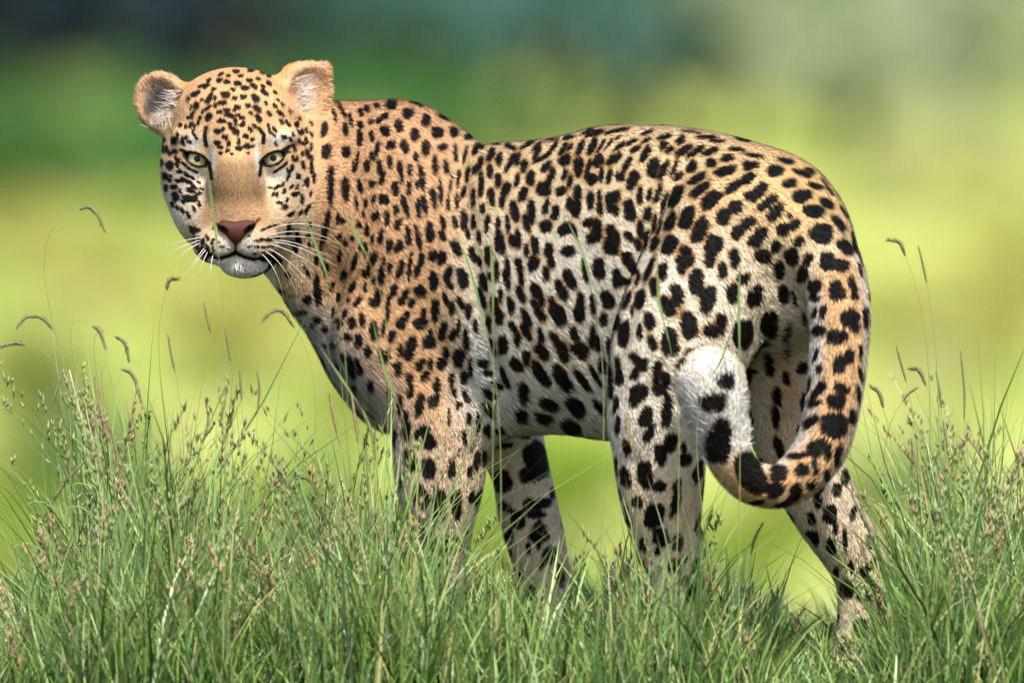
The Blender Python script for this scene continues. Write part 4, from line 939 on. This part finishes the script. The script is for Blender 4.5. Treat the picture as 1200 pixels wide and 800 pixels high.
YEL = [(250, 470, 190, 260, 'blurred yellow-green shrub behind the slim spikes below the leopard chin'), (420, 520, 160, 240, 'blurred yellow-green shrub behind the leopard chest'),
       (110, 380, 120, 220, 'blurred yellow-green shrub behind the nodding seed heads'), (1150, 470, 150, 200, 'blurred yellow-green shrub behind the slim spikes beyond the tail'),
       (1060, 440, 130, 170, 'blurred yellow-green shrub directly beside the leopard tail'),        (1190, 360, 130, 180, 'blurred yellow-green shrub below the pale shrubs'), (330, 360, 120, 200, 'blurred yellow-green shrub behind the leopard muzzle'),
       (930, 640, 120, 160, 'blurred yellow-green shrub seen between the leopard hind legs'), (20, 330, 100, 180, 'blurred yellow-green shrub just below the green bushes')]
for (x, y, h, w_, lb) in ((690, 680, 190, 260, 'blurred vivid green shrub seen under the leopard belly'), (20, 735, 170, 240, 'blurred vivid green shrub low behind the thin edge of the grass'), (250, 720, 170, 220, 'blurred vivid green shrub behind the slim spikes and the seeding clump'),
                          (560, 720, 160, 220, 'blurred vivid green shrub seen between the leopard forelegs'), (880, 720, 140, 200, 'blurred vivid green shrub below the tail curl')):
    woody('shrub', x, y, h, w_, M_viv, lb, 'shrub', 'vivid green shrubs at the foot of the slope')
for (x, y, h, w_, lb) in YEL: woody('shrub', x, y, h, w_, M_yel, lb, 'shrub', 'yellow-green shrubs on the slope')
for (x, y, h, w_, lb) in ((1062, 262, 140, 130, 'palest cream-green shrub, blurred, beside the leopard rump'), (1168, 262, 130, 140, 'pale cream-green shrub, blurred, next to the palest one'), (1095, 490, 110, 120, 'pale blurred shrub behind the arched seed head near the tail'), (285, 450, 120, 130, 'pale blurred shrub behind the slim spikes beside the leopard throat')):
    woody('shrub', x, y, h, w_, M_pale, lb, 'shrub', 'pale shrubs beyond the rump')
for (x, y, h, w_, lb) in ((45, 520, 150, 150, 'larger blurred olive shrub behind the seeding clump'), (30, 610, 120, 150, 'lower blurred olive shrub behind the bent straw stalk')):
    woody('shrub', x, y, h, w_, M_olive, lb, 'shrub', 'olive shrubs on the slope')
for (x, y, h, w_, lb) in ((130, 650, 190, 190, 'blurred deep green shrub behind the tallest seeding clump'), (350, 660, 130, 180, 'blurred green shrub behind the grass below the leopard chest'), (1090, 620, 110, 160, 'blurred green shrub behind the grass beyond the far hind leg'),
                       (940, 540, 90, 130, 'blurred green shrub behind the curl of the tail'), (1010, 640, 110, 150, 'blurred green shrub behind the leopard far hind leg')):
    woody('shrub', x, y, h, w_, M_mid, lb, 'shrub', 'mid-green shrubs low on the slope')
for (x, y, h, w_, lb) in ((60, 280, 215, 330, 'blurred green bush at the foot of the darkest trees'), (260, 265, 190, 300, 'blurred green bush behind the leopard ears'), (440, 245, 175, 280, 'blurred green bush behind the leopard neck'),
                       (-70, 285, 210, 260, 'blurred green bush cut by the picture edge below dark trees'), (600, 215, 130, 260, 'blurred green bush behind the dip of the leopard back')):
    woody('bush', x, y, h, w_, M_mid, lb, 'bush', 'green bushes below the trees')
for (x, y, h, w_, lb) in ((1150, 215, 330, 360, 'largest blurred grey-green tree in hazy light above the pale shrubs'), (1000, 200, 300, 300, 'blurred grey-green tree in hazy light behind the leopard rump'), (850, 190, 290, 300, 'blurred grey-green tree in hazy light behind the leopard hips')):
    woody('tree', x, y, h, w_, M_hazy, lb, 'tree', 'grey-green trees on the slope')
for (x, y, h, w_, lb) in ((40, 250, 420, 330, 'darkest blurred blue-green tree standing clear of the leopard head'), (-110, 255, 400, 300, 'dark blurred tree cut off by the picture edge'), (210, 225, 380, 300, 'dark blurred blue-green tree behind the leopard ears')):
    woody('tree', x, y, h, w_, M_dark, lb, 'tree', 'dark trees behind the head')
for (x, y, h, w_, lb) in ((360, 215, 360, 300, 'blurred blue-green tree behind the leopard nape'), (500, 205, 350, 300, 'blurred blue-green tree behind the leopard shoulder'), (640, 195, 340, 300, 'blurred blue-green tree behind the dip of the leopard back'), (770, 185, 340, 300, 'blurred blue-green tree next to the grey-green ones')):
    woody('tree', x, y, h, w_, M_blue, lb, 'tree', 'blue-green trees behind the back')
# the wood that closes the view behind them
rg = np.random.default_rng(5); NW = 42000
wx = rg.uniform(-70, 70, NW); wy = rg.uniform(235, 275, NW); wz = hgt(wx, wy) + rg.uniform(0, 1, NW) ** .7 * (9 + 3 * np.sin(wx * .4) + 2 * np.sin(wx * .93 + wy))
a = rg.normal(0, 1, (NW, 3)); a /= np.linalg.norm(a, axis=1, keepdims=True); bb = np.cross(a, rg.normal(0, 1, (NW, 3))); bb /= np.linalg.norm(bb, axis=1, keepdims=True)
p = np.stack([wx, wy, wz], 1)
V = np.stack([p - a * .45, p + bb * .3, p + a * .45, p - bb * .3], 1).reshape(-1, 3)
T = (np.arange(NW)[:, None, None] * 4 + np.array([[0, 1, 2], [0, 2, 3]])[None]).reshape(-1, 3)
wood = tri_mesh('woodland', V, T, M_blue, None, {'tone': ('FLOAT', np.repeat(np.clip(rg.normal(.45, .25, NW), 0, 1), 4))}, smooth=False)
tag(wood, 'distant blurred blue-green woodland closing the view', 'woodland', kind='stuff')
# scrub that carries the slope on to both sides
rg = np.random.default_rng(8); cx, cy, rr = [], [], []
while len(cx) < 150:
    y_ = rg.uniform(115, 232); x_ = rg.uniform(-48, 48)
    if abs(x_) < (y_ + 21) * .031 + 1.6: continue
    cx.append(x_); cy.append(y_); rr.append(rg.uniform(.7, 1.6) * (1 + (y_ > 190) * 1.0))
cx, cy, rr = map(np.array, (cx, cy, rr)); per = 320
k = np.repeat(np.arange(len(cx)), per); d = rg.normal(0, 1, (len(k), 3)); d /= np.linalg.norm(d, axis=1, keepdims=True); d *= rg.uniform(.5, 1, (len(k), 1)); d[:, 2] = np.abs(d[:, 2])
p = np.stack([cx[k], cy[k], hgt(cx, cy)[k]], 1) + d * rr[k][:, None] * np.array([1, 1, 1.2])
a = rg.normal(0, 1, (len(k), 3)); a /= np.linalg.norm(a, axis=1, keepdims=True); bb = np.cross(a, rg.normal(0, 1, (len(k), 3))); bb /= np.linalg.norm(bb, axis=1, keepdims=True)
s_ = (.12 * rr[k])[:, None]
V = np.stack([p - a * s_, p + bb * s_ * .6, p + a * s_, p - bb * s_ * .6], 1).reshape(-1, 3)
T = (np.arange(len(k))[:, None, None] * 4 + np.array([[0, 1, 2], [0, 2, 3]])[None]).reshape(-1, 3)
tone = np.clip(rg.uniform(0, 1, len(cx))[k] + rg.normal(0, .15, len(k)), 0, 1)
M_scrub = leafmat('leaf_scrub', (.05, .12, .03), (.42, .42, .10), .3)
scrub = tri_mesh('hillside_scrub', V, T, M_scrub, None, {'tone': ('FLOAT', np.repeat(tone, 4))}, smooth=False)
tag(scrub, 'scattered green and yellow scrub carrying the far slope on to both sides', 'scrub', kind='stuff')
# ------------------------------------------------------------------ grass the leopard stands in
def grassmat(name):
    m, n, l, b = nodemat(name)
    at = n.new('ShaderNodeAttribute'); at.attribute_name = 'tint'
    l.new(at.outputs['Color'], b.inputs['Base Color']); b.inputs['Roughness'].default_value = .38; b.inputs['Specular IOR Level'].default_value = .45
    tr = n.new('ShaderNodeBsdfTranslucent'); l.new(at.outputs['Color'], tr.inputs['Color'])
    mix = n.new('ShaderNodeMixShader'); mix.inputs[0].default_value = .22
    l.new(b.outputs[0], mix.inputs[1]); l.new(tr.outputs[0], mix.inputs[2]); l.new(mix.outputs[0], n['Material Output'].inputs['Surface'])
    return m
M_grass = grassmat('grass')
ENVX = [-200, 0, 60, 110, 160, 230, 290, 350, 400, 440, 480, 520, 600, 680, 740, 800, 860, 920, 980, 1030, 1070, 1120, 1160, 1200, 1400]
ENVY = [660, 680, 640, 560, 520, 545, 590, 590, 565, 545, 600, 645, 675, 670, 640, 640, 670, 715, 730, 680, 575, 530, 540, 555, 600]
def envh(x):   # tallest blades at world x, metres
    return (825 - np.interp(600 + x / S, ENVX, ENVY)) * S
PAL = np.array([[.110, .200, .034], [.160, .260, .050], [.250, .340, .095], [.060, .110, .020], [.150, .250, .095], [.330, .340, .120], [.44, .38, .16], [.210, .310, .045], [.024, .048, .011], [.34, .42, .16]])
PW = np.array([.17, .17, .13, .12, .09, .07, .05, .06, .10, .05])
def blades(nb, xr, yr, hmul, wr, rg, lean=.30, pw=PW):
    x = rg.uniform(*xr, nb); y = rg.uniform(*yr, nb)
    clump = np.sin(x * 31 + np.sin(y * 17) * 2) * np.sin(y * 23 + x * 9)
    h = envh(x) * hmul * rg.beta(2.6, 2.0, nb) * (1 + .2 * clump) * 1.3
    h = np.maximum(h, .035)
    ang = rg.uniform(0, 2 * math.pi, nb); ln = np.abs(rg.normal(0, lean, nb)); cv = rg.uniform(.05, .55, nb) ** 1.3
    K = 5; t = np.linspace(0, 1, K)
    hor = h[:, None] * (ln[:, None] * t + cv[:, None] * t ** 2.4)
    ver = h[:, None] * (t - .38 * cv[:, None] * t ** 3)
    base = np.stack([x, y, hgt(x, y) - .01], 1)
    wig = h[:, None] * .03 * np.sin(t[None] * rg.uniform(2, 7, (nb, 1)) + rg.uniform(0, 6, (nb, 1))) * t
    P = base[:, None, :] + np.stack([hor * np.cos(ang)[:, None] + wig, hor * np.sin(ang)[:, None], ver], -1)
    wa = ang + rg.normal(0, .9, nb) + math.pi / 2
    side = np.stack([np.cos(wa), np.sin(wa), rg.normal(0, .2, nb)], 1)
    wd = rg.uniform(*wr, nb)[:, None] * np.array([.75, 1, .9, .6])[None]
    A = P[:, :4] - side[:, None] * wd[..., None]; Bv = P[:, :4] + side[:, None] * wd[..., None]
    V = np.concatenate([np.stack([A, Bv], 2).reshape(nb, 8, 3), P[:, 4:]], 1).reshape(-1, 3)
    T0 = np.array([[0, 1, 2], [1, 3, 2], [2, 3, 4], [3, 5, 4], [4, 5, 6], [5, 7, 6], [6, 7, 8]])
    T = (np.arange(nb)[:, None, None] * 9 + T0[None]).reshape(-1, 3)
    c = PAL[rg.choice(len(PAL), nb, p=pw / pw.sum())] * rg.uniform(.75, 1.25, (nb, 1))
    g = np.array([.8, .8, .95, .95, 1.05, 1.05, 1.15, 1.15, 1.2])  # paler tips, slight shade towards the ground put into the blade colour
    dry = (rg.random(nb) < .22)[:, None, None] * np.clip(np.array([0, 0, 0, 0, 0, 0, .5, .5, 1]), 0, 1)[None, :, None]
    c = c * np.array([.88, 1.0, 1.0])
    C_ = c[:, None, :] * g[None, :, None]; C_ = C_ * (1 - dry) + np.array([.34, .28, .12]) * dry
    return V, T, C_.reshape(-1, 3)
def join(parts):
    V, T, C_ = [], [], []; o = 0
    for v, t, c in parts: V.append(v); T.append(t + o); C_.append(c); o += len(v)
    return np.concatenate(V), np.concatenate(T), np.concatenate(C_)
rg = np.random.default_rng(11)
gp_ = [blades(15000, (-.78, .78), (-.42, .75), .76, (.0008, .0021), rg, lean=.26),
       blades(11000, (-.78, .78), (-.5, -.15), .62, (.0008, .0021), rg, lean=.28),
       blades(1300, (-.78, .78), (-.45, .3), .8, (.0018, .0030), rg, lean=.34),
       blades(420, (-.60, -.30), (-.35, .3), 1.3, (.0010, .0022), rg, lean=.2), blades(300, (-.24, -.12), (-.42, .1), 1.2, (.0010, .0022), rg, lean=.2), blades(420, (.47, .68), (-.35, .3), 1.2, (.0010, .0022), rg, lean=.2),
       blades(260, (-.16, .10), (-.46, -.34), 1.35, (.0009, .0018), rg, lean=.2), blades(200, (.10, .30), (-.46, -.38), 1.25, (.0009, .0018), rg, lean=.2),
       blades(900, (-.78, .78), (-.42, .2), 1.12, (.0012, .0022), rg, lean=.2),
       blades(2600, (-.78, .78), (-.5, .5), 1.0, (.0006, .0014), rg, lean=.2),
       blades(7000, (-1.2, 1.2), (.5, 2.4), .6, (.001, .0022), rg),
       blades(6000, (-2.2, -.76), (-1.4, 2.0), .7, (.001, .0024), rg), blades(6000, (.76, 2.2), (-1.4, 2.0), .7, (.001, .0024), rg),
       blades(7000, (-1.0, 1.0), (-2.2, -.5), .16, (.001, .0022), rg)]
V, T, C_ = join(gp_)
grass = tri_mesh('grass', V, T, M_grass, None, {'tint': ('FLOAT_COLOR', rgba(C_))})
tag(grass, 'dense green grass tangle the leopard stands in', 'grass', kind='stuff')

# fine seeding stalks: hair-thin stems that carry loose sprays of small spikelets
def sprays(specs, rg):
    Vs, Ts, Cs = [], [], []; o = 0
    for (x, y, h, ln, ang) in specs:
        t = np.linspace(0, 1, 6); cvv = rg.uniform(.05, .3)
        b0 = np.array([x, y, float(hgt(x, y))])
        path = b0 + np.stack([h * (ln * t + cvv * t ** 3) * math.cos(ang), h * (ln * t + cvv * t ** 3) * math.sin(ang), h * (t - .2 * cvv * t ** 3)], 1)
        wv = np.array([math.cos(ang + 1.4), math.sin(ang + 1.4) * .3, 0]) * rg.uniform(.00045, .0008)
        v = np.stack([path - wv, path + wv], 1).reshape(-1, 3)
        tt = np.array([[2 * i, 2 * i + 1, 2 * i + 2] for i in range(5)] + [[2 * i + 1, 2 * i + 3, 2 * i + 2] for i in range(5)])
        cs = np.array([.17, .20, .07]) * rg.uniform(.7, 1.3) if rg.random() < .7 else np.array([.33, .27, .13])
        Vs.append(v); Ts.append(tt + o); Cs.append(np.tile(cs, (len(v), 1))); o += len(v)
        ns = rg.integers(9, 26); kind = rg.random()
        cc = [np.array([.32, .33, .12]), np.array([.34, .24, .13]), np.array([.23, .30, .09]), np.array([.28, .31, .14])][rg.integers(0, 4)]
        tq = 1 - rg.random(ns) ** 1.2 * rg.uniform(.22, .45)
        pos = np.stack([np.interp(tq, t, path[:, i]) for i in range(3)], 1)
        spread = (1.03 - tq)[:, None] * h * (.16 if kind < .6 else .05)
        d = rg.normal(0, 1, (ns, 3)); d[:, 2] = np.abs(d[:, 2]) * .6
        p = pos + d * spread * .6
        ax = d * .35 + np.array([0, 0, 1.0]) + rg.normal(0, .2, (ns, 3)); ax /= np.linalg.norm(ax, axis=1, keepdims=True)
        sd = np.cross(ax, rg.normal(0, 1, (ns, 3))); sd /= np.linalg.norm(sd, axis=1, keepdims=True)
        L = rg.uniform(.004, .0095, (ns, 1)); w_ = rg.uniform(.0010, .0022, (ns, 1))
        q = np.cross(ax, sd)
        v = np.stack([p - ax * L, p + sd * w_, p + q * w_, p - sd * w_, p - q * w_, p + ax * L * 1.2], 1).reshape(-1, 3)
        tt = (np.arange(ns)[:, None, None] * 6 + np.array([[0, 1, 2], [0, 2, 3], [0, 3, 4], [0, 4, 1], [5, 2, 1], [5, 3, 2], [5, 4, 3], [5, 1, 4]])[None]).reshape(-1, 3)
        Vs.append(v); Ts.append(tt + o); Cs.append(np.repeat(cc * rg.uniform(.7, 1.3, (ns, 1)), 6, 0)); o += len(v)
        # short twigs that join the spikelets to the stem
        tw = sd * .00025
        v = np.stack([pos - tw, pos + tw, p], 1).reshape(-1, 3); Vs.append(v); Ts.append(np.arange(ns * 3).reshape(-1, 3) + o); Cs.append(np.tile(cs, (len(v), 1))); o += len(v)
    return np.concatenate(Vs), np.concatenate(Ts), np.concatenate(Cs)
spec = []
for (cx, sx, nn, hm_) in ((130, 55, 90, 1.3), (215, 50, 60, 1.2), (300, 60, 45, 1.1), (425, 32, 80, 1.3), (505, 45, 40, 1.15), (590, 60, 45, 1.0), (700, 50, 40, 1.1), (790, 60, 45, 1.1),
                          (880, 60, 35, .8), (1075, 45, 70, 1.05), (1140, 50, 90, 1.18), (1195, 30, 45, 1.05), (990, 40, 25, .8), (40, 40, 30, .9)):
    for _ in range(int(nn * .55)):
        x = (rg.normal(cx, sx) - 600) * S; y = rg.uniform(-.5, .5)
        if x < -.75 or x > .75: continue
        spec.append((x, y, float(envh(x)) * hm_ * rg.uniform(.5, 1.1), abs(rg.normal(0, .14)), rg.choice([0, math.pi]) + rg.normal(0, .6)))
V, T, C_ = sprays(spec, rg)
sg_ = tri_mesh('seeding_grass', V, T, M_grass, None, {'tint': ('FLOAT_COLOR', rgba(C_))})
tag(sg_, 'fine seeding grass with loose brown-green spikelets among the green blades', 'grass', kind='stuff')

# ------------------------------------------------------------------ single tall stalks that stand clear of the tangle
M_stem = plain('stem', (.24, .27, .085), .6); M_head = plain('seed_head', (.17, .165, .075), .8); M_brown = plain('seed_head_brown', (.28, .20, .10), .8)
M_leafg = plain('blade_green', (.12, .19, .055), .5)
def at_px(px, py, y):   # a point in the picture at depth y, used for grass rooted on the ground below it
    d = right * ((px - 600) * S) + up * ((400 - py) * S) + fwd * D
    return np.array(CAM + d * ((y - CAM.y) / d.y))
LAB = {}
def stalk(kind, root_px, pts, y, group, label, thick=1.0, brown=False):
    """pts: picture points from the neck of the head to its tip"""
    P = [at_px(px, py, y) for px, py in pts]
    bx = float(at_px(root_px, 760, y)[0]); b0 = np.array([bx, y + .02, float(hgt(bx, y))])
    root = bpy.data.objects.new('grass_stalk', None); COL.objects.link(root); root.location = b0
    tag(root, LAB.get(pts[0], label), 'grass stalk', group)
    n0 = P[0]; dirn = P[1] - P[0]; dirn = dirn / (np.linalg.norm(dirn) + 1e-9); L = np.linalg.norm(n0 - b0)
    c1 = b0 + np.array([0, 0, L * .5]); c2 = n0 - dirn * L * .22
    t = np.linspace(0, 1, 16)[:, None]
    path = (1 - t) ** 3 * b0 + 3 * t * (1 - t) ** 2 * c1 + 3 * t * t * (1 - t) * c2 + t ** 3 * n0
    V, F = tube(path, np.linspace(.00085, .00026, 16) * thick, 5); mesh_obj('stem', V, F, M_stem, root)
    pp = crom(P, 6); K = len(pp)
    mat = M_brown if brown else M_head
    if kind == 'blade':
        w_ = np.interp(np.linspace(0, 1, K), [0, .4, 1], [.0006, .0019 * thick, .0002])
        sd = np.array([.9, .25, .1]); V = []; F = []
        for i in range(K): V += [pp[i] - sd * w_[i], pp[i] + np.array([0, w_[i] * .5, 0]), pp[i] + sd * w_[i]]
        for i in range(K - 1): F += [(3 * i, 3 * i + 1, 3 * i + 4, 3 * i + 3), (3 * i + 1, 3 * i + 2, 3 * i + 5, 3 * i + 4)]
        mesh_obj('leaf', V, F, M_leafg, root)
    else:
        R = {'fox': .0036, 'spike': .0024, 'ear': .0029}[kind] * thick
        u = np.linspace(0, 1, K); rad = R * np.clip(np.sin(np.pi * np.clip(u * .93 + .05, 0, 1)) ** .5, .12, 1)
        rgl = np.random.default_rng(int(pts[0][0] * 17 + pts[0][1]))
        V, F = tube(pp, rad * .62, 6); V = list(V); F = list(F)
        for q in range(90 if kind != 'spike' else 44):
            i = rgl.integers(0, K - 1); f = rgl.random(); c = pp[i] * (1 - f) + pp[i + 1] * f
            tg = pp[i + 1] - pp[i]; tg = tg / np.linalg.norm(tg); d = rgl.normal(0, 1, 3); d -= tg * (d @ tg); d /= np.linalg.norm(d)
            e = c + d * rad[i] * .5; tip_ = e + (d * .8 + tg * 1.2) * R * rgl.uniform(.7, 1.5); s_ = np.cross(d, tg) * R * .16; o = len(V)
            V += [e - s_, e + s_, tip_]; F.append((o, o + 1, o + 2))
        mesh_obj('seed_head', np.array(V), F, mat, root)
    if L > .25 and kind != 'blade':
        q = path[5]; sgn = 1 if int(pts[0][0]) % 2 else -1; u = np.linspace(0, 1, 7)
        lp = q + np.stack([sgn * .06 * u, -.01 * u, .075 * u - .06 * u ** 2.5], 1); w_ = .0016 * np.sin(np.pi * (u * .85 + .12)); V = []; F = []
        for i in range(7): V += [lp[i] + np.array([0, w_[i], w_[i] * .6]), lp[i] - np.array([0, w_[i], w_[i] * .6])]
        for i in range(6): F.append((2 * i, 2 * i + 1, 2 * i + 3, 2 * i + 2))
        mesh_obj('leaf', V, F, M_leafg, root)
    return root
LAB.update({(62, 386): 'grass stalk whose long grey seed head nods outward above the seeding clump',
 (30, 404): 'grass stalk with a drooping seed head just below a longer nodding one', (93, 246): 'tallest nodding grass stalk, its hooked head level with the leopard nose',
 (195, 340): 'grass stalk with a tiny hooked head just below the leopard whiskers', (345, 384): 'grass stalk with an arched seed head beside the leopard throat',
 (142, 432): 'grass stalk with the lowest of the curved seed heads above the seeding clump', (105, 534): 'pale grass stalk bent over with a long straw seed head hanging before the olive shrub',
 (336, 572): 'low arched seed head poking out of the grass below the leopard chest',
 (1061, 300): 'tallest hooked seed head beside the leopard tail, level with the nose', (1085, 452): 'short arched seed head beside a slim upright spike near the tail', (1035, 478): 'curved seed head hanging closest to the leopard tail',
 (256, 300): 'long narrow green grass blade crossing the leopard face', (386, 330): 'long narrow green grass blade crossing the leopard cheek and throat', (430, 300): 'long narrow green grass blade crossing the leopard neck',
 (572, 400): 'long leaning grass blade crossing behind the leopard shoulder', (578, 370): 'upright narrow grass blade crossing the front of the leopard flank', (694, 340): 'long leaning grass blade crossing the middle of the leopard flank',
 (867, 425): 'straight grass blade standing up to the leopard haunch above the tail tip', (784, 400): 'narrow grass blade crossing the front edge of the leopard thigh', (834, 440): 'dark grass blade crossing the white tail tip',
 (466, 470): 'long leaning grass blade crossing the leopard upper foreleg', (418, 470): 'grass blade leaning against the leopard chest',
 (247, 390): 'slim upright seed spike nearest under the leopard chin, tallest of its row', (58, 480): 'slim seed spike leaning beside the olive shrub', (1086, 332): 'slim seed spike beside the tallest hooked head near the tail', (1160, 556): 'slim seed spike leaning well over beside the thick grass clump', (1130, 492): 'longest slim seed spike near the tail', (1058, 470): 'short dark seed spike tilted sideways under the arched head near the tail',
 (742, 530): 'thick pale green seed ear standing in front of the leopard near knee', (880, 650): 'brown curved seed ear between the leopard hind legs', (1066, 560): 'thick seed ear beside the leopard far hind leg'})
LA = 'tall thin grass stalk with a nodding bristly seed head left of the leopard'
LB = 'tall thin grass stalk with a slim upright seed spike left of the leopard'
LC = 'tall thin grass stalk with a nodding bristly seed head right of the leopard tail'
LD = 'tall thin grass stalk with a slim upright seed spike right of the leopard tail'
for k, (rp, pts) in enumerate([(125, [(62, 386), (48, 372), (30, 372), (19, 386)]), (70, [(30, 404), (16, 402), (-4, 408)]), (150, [(93, 246), (104, 243), (114, 252), (123, 271)]), (230, [(195, 340), (199, 328), (210, 326)]),
                  (345, [(345, 384), (332, 366), (320, 365), (307, 376)]), (160, [(108, 382), (117, 388), (124, 410)]), (175, [(135, 394), (146, 402), (152, 424)]), (190, [(142, 432), (156, 440), (166, 472)]),
                  (95, [(105, 534), (80, 560), (62, 586), (44, 618)]), (330, [(336, 572), (348, 560), (362, 562), (375, 580)])]):
    stalk('fox', rp, pts, -.12 + .05 * (k % 5), 'nodding stalks left of the leopard', LA)
for k, (rp, pts) in enumerate([(262, [(247, 390), (243, 374), (239, 356)]), (290, [(270, 424), (267, 404), (264, 386)]), (215, [(205, 436), (200, 412), (197, 392)]), (300, [(283, 468), (282, 450), (281, 434)]), (320, [(302, 482), (304, 456), (301, 434)]),
                  (265, [(257, 500), (262, 478), (266, 458)]), (75, [(58, 480), (66, 458), (74, 436)]), (245, [(238, 520), (244, 490), (240, 466)])]):
    stalk('spike', rp, pts, -.1 + .04 * (k % 5), 'upright spikes left of the leopard', LB)
for k, (rp, pts) in enumerate([(1085, [(1061, 300), (1054, 284), (1040, 281)]), (1095, [(1085, 452), (1077, 434), (1066, 432)]), (1060, [(1035, 478), (1030, 460), (1020, 453)])]):
    stalk('fox', rp, pts, -.05 + .05 * k, 'nodding stalks right of the leopard', LC)
for k, (rp, pts) in enumerate([(1100, [(1086, 332), (1082, 312), (1076, 288)]), (1080, [(1062, 448), (1056, 426), (1050, 405)]), (1115, [(1103, 478), (1101, 458), (1097, 436)]), (1135, [(1130, 492), (1130, 455), (1125, 410)]), (1112, [(1112, 536), (1109, 515), (1105, 492)]),
                  (1165, [(1160, 556), (1147, 530), (1133, 512)]), (1050, [(1058, 470), (1066, 460), (1076, 454)])]):
    stalk('spike', rp, pts, -.05 + .04 * (k % 4), 'upright spikes right of the leopard', LD)
LE = 'long narrow green grass blade standing in front of the leopard body'
for k, (rp, pts) in enumerate([(262, [(256, 300), (250, 250), (243, 196)]), (400, [(386, 330), (372, 292), (354, 244)]), (440, [(430, 300), (415, 270), (399, 236)]), (585, [(572, 400), (552, 320), (532, 262)]), (575, [(578, 370), (577, 315), (573, 268)]),
                  (700, [(694, 340), (684, 300), (662, 252)]), (866, [(867, 425), (866, 350), (868, 296)]), (790, [(784, 400), (772, 350), (770, 296)]), (845, [(834, 440), (846, 420), (858, 384)]), (472, [(466, 470), (450, 430), (436, 372)]), (425, [(418, 470), (398, 440), (376, 408)])]):
    stalk('blade', rp, pts, -.46 + .02 * (k % 3), 'long blades in front of the leopard', LE)
LF = 'stout grass stalk with a thick tan seed ear rising through the grass clump'
for k, (rp, pts) in enumerate([(130, [(128, 520), (118, 480), (110, 440)]), (140, [(140, 560), (134, 520), (122, 486)]), (430, [(420, 520), (416, 490), (412, 462)]), (445, [(440, 540), (436, 508), (424, 478)]), (735, [(742, 530), (736, 505), (734, 482)]), (895, [(880, 650), (884, 632), (894, 612)]),
                  (405, [(398, 520), (392, 492), (386, 462)]), (1070, [(1066, 560), (1070, 538), (1068, 514)])]):
    stalk('ear', rp, pts, -.34 + .04 * (k % 4), 'thick seed ears in the clumps', LF, brown=k % 2 == 0)
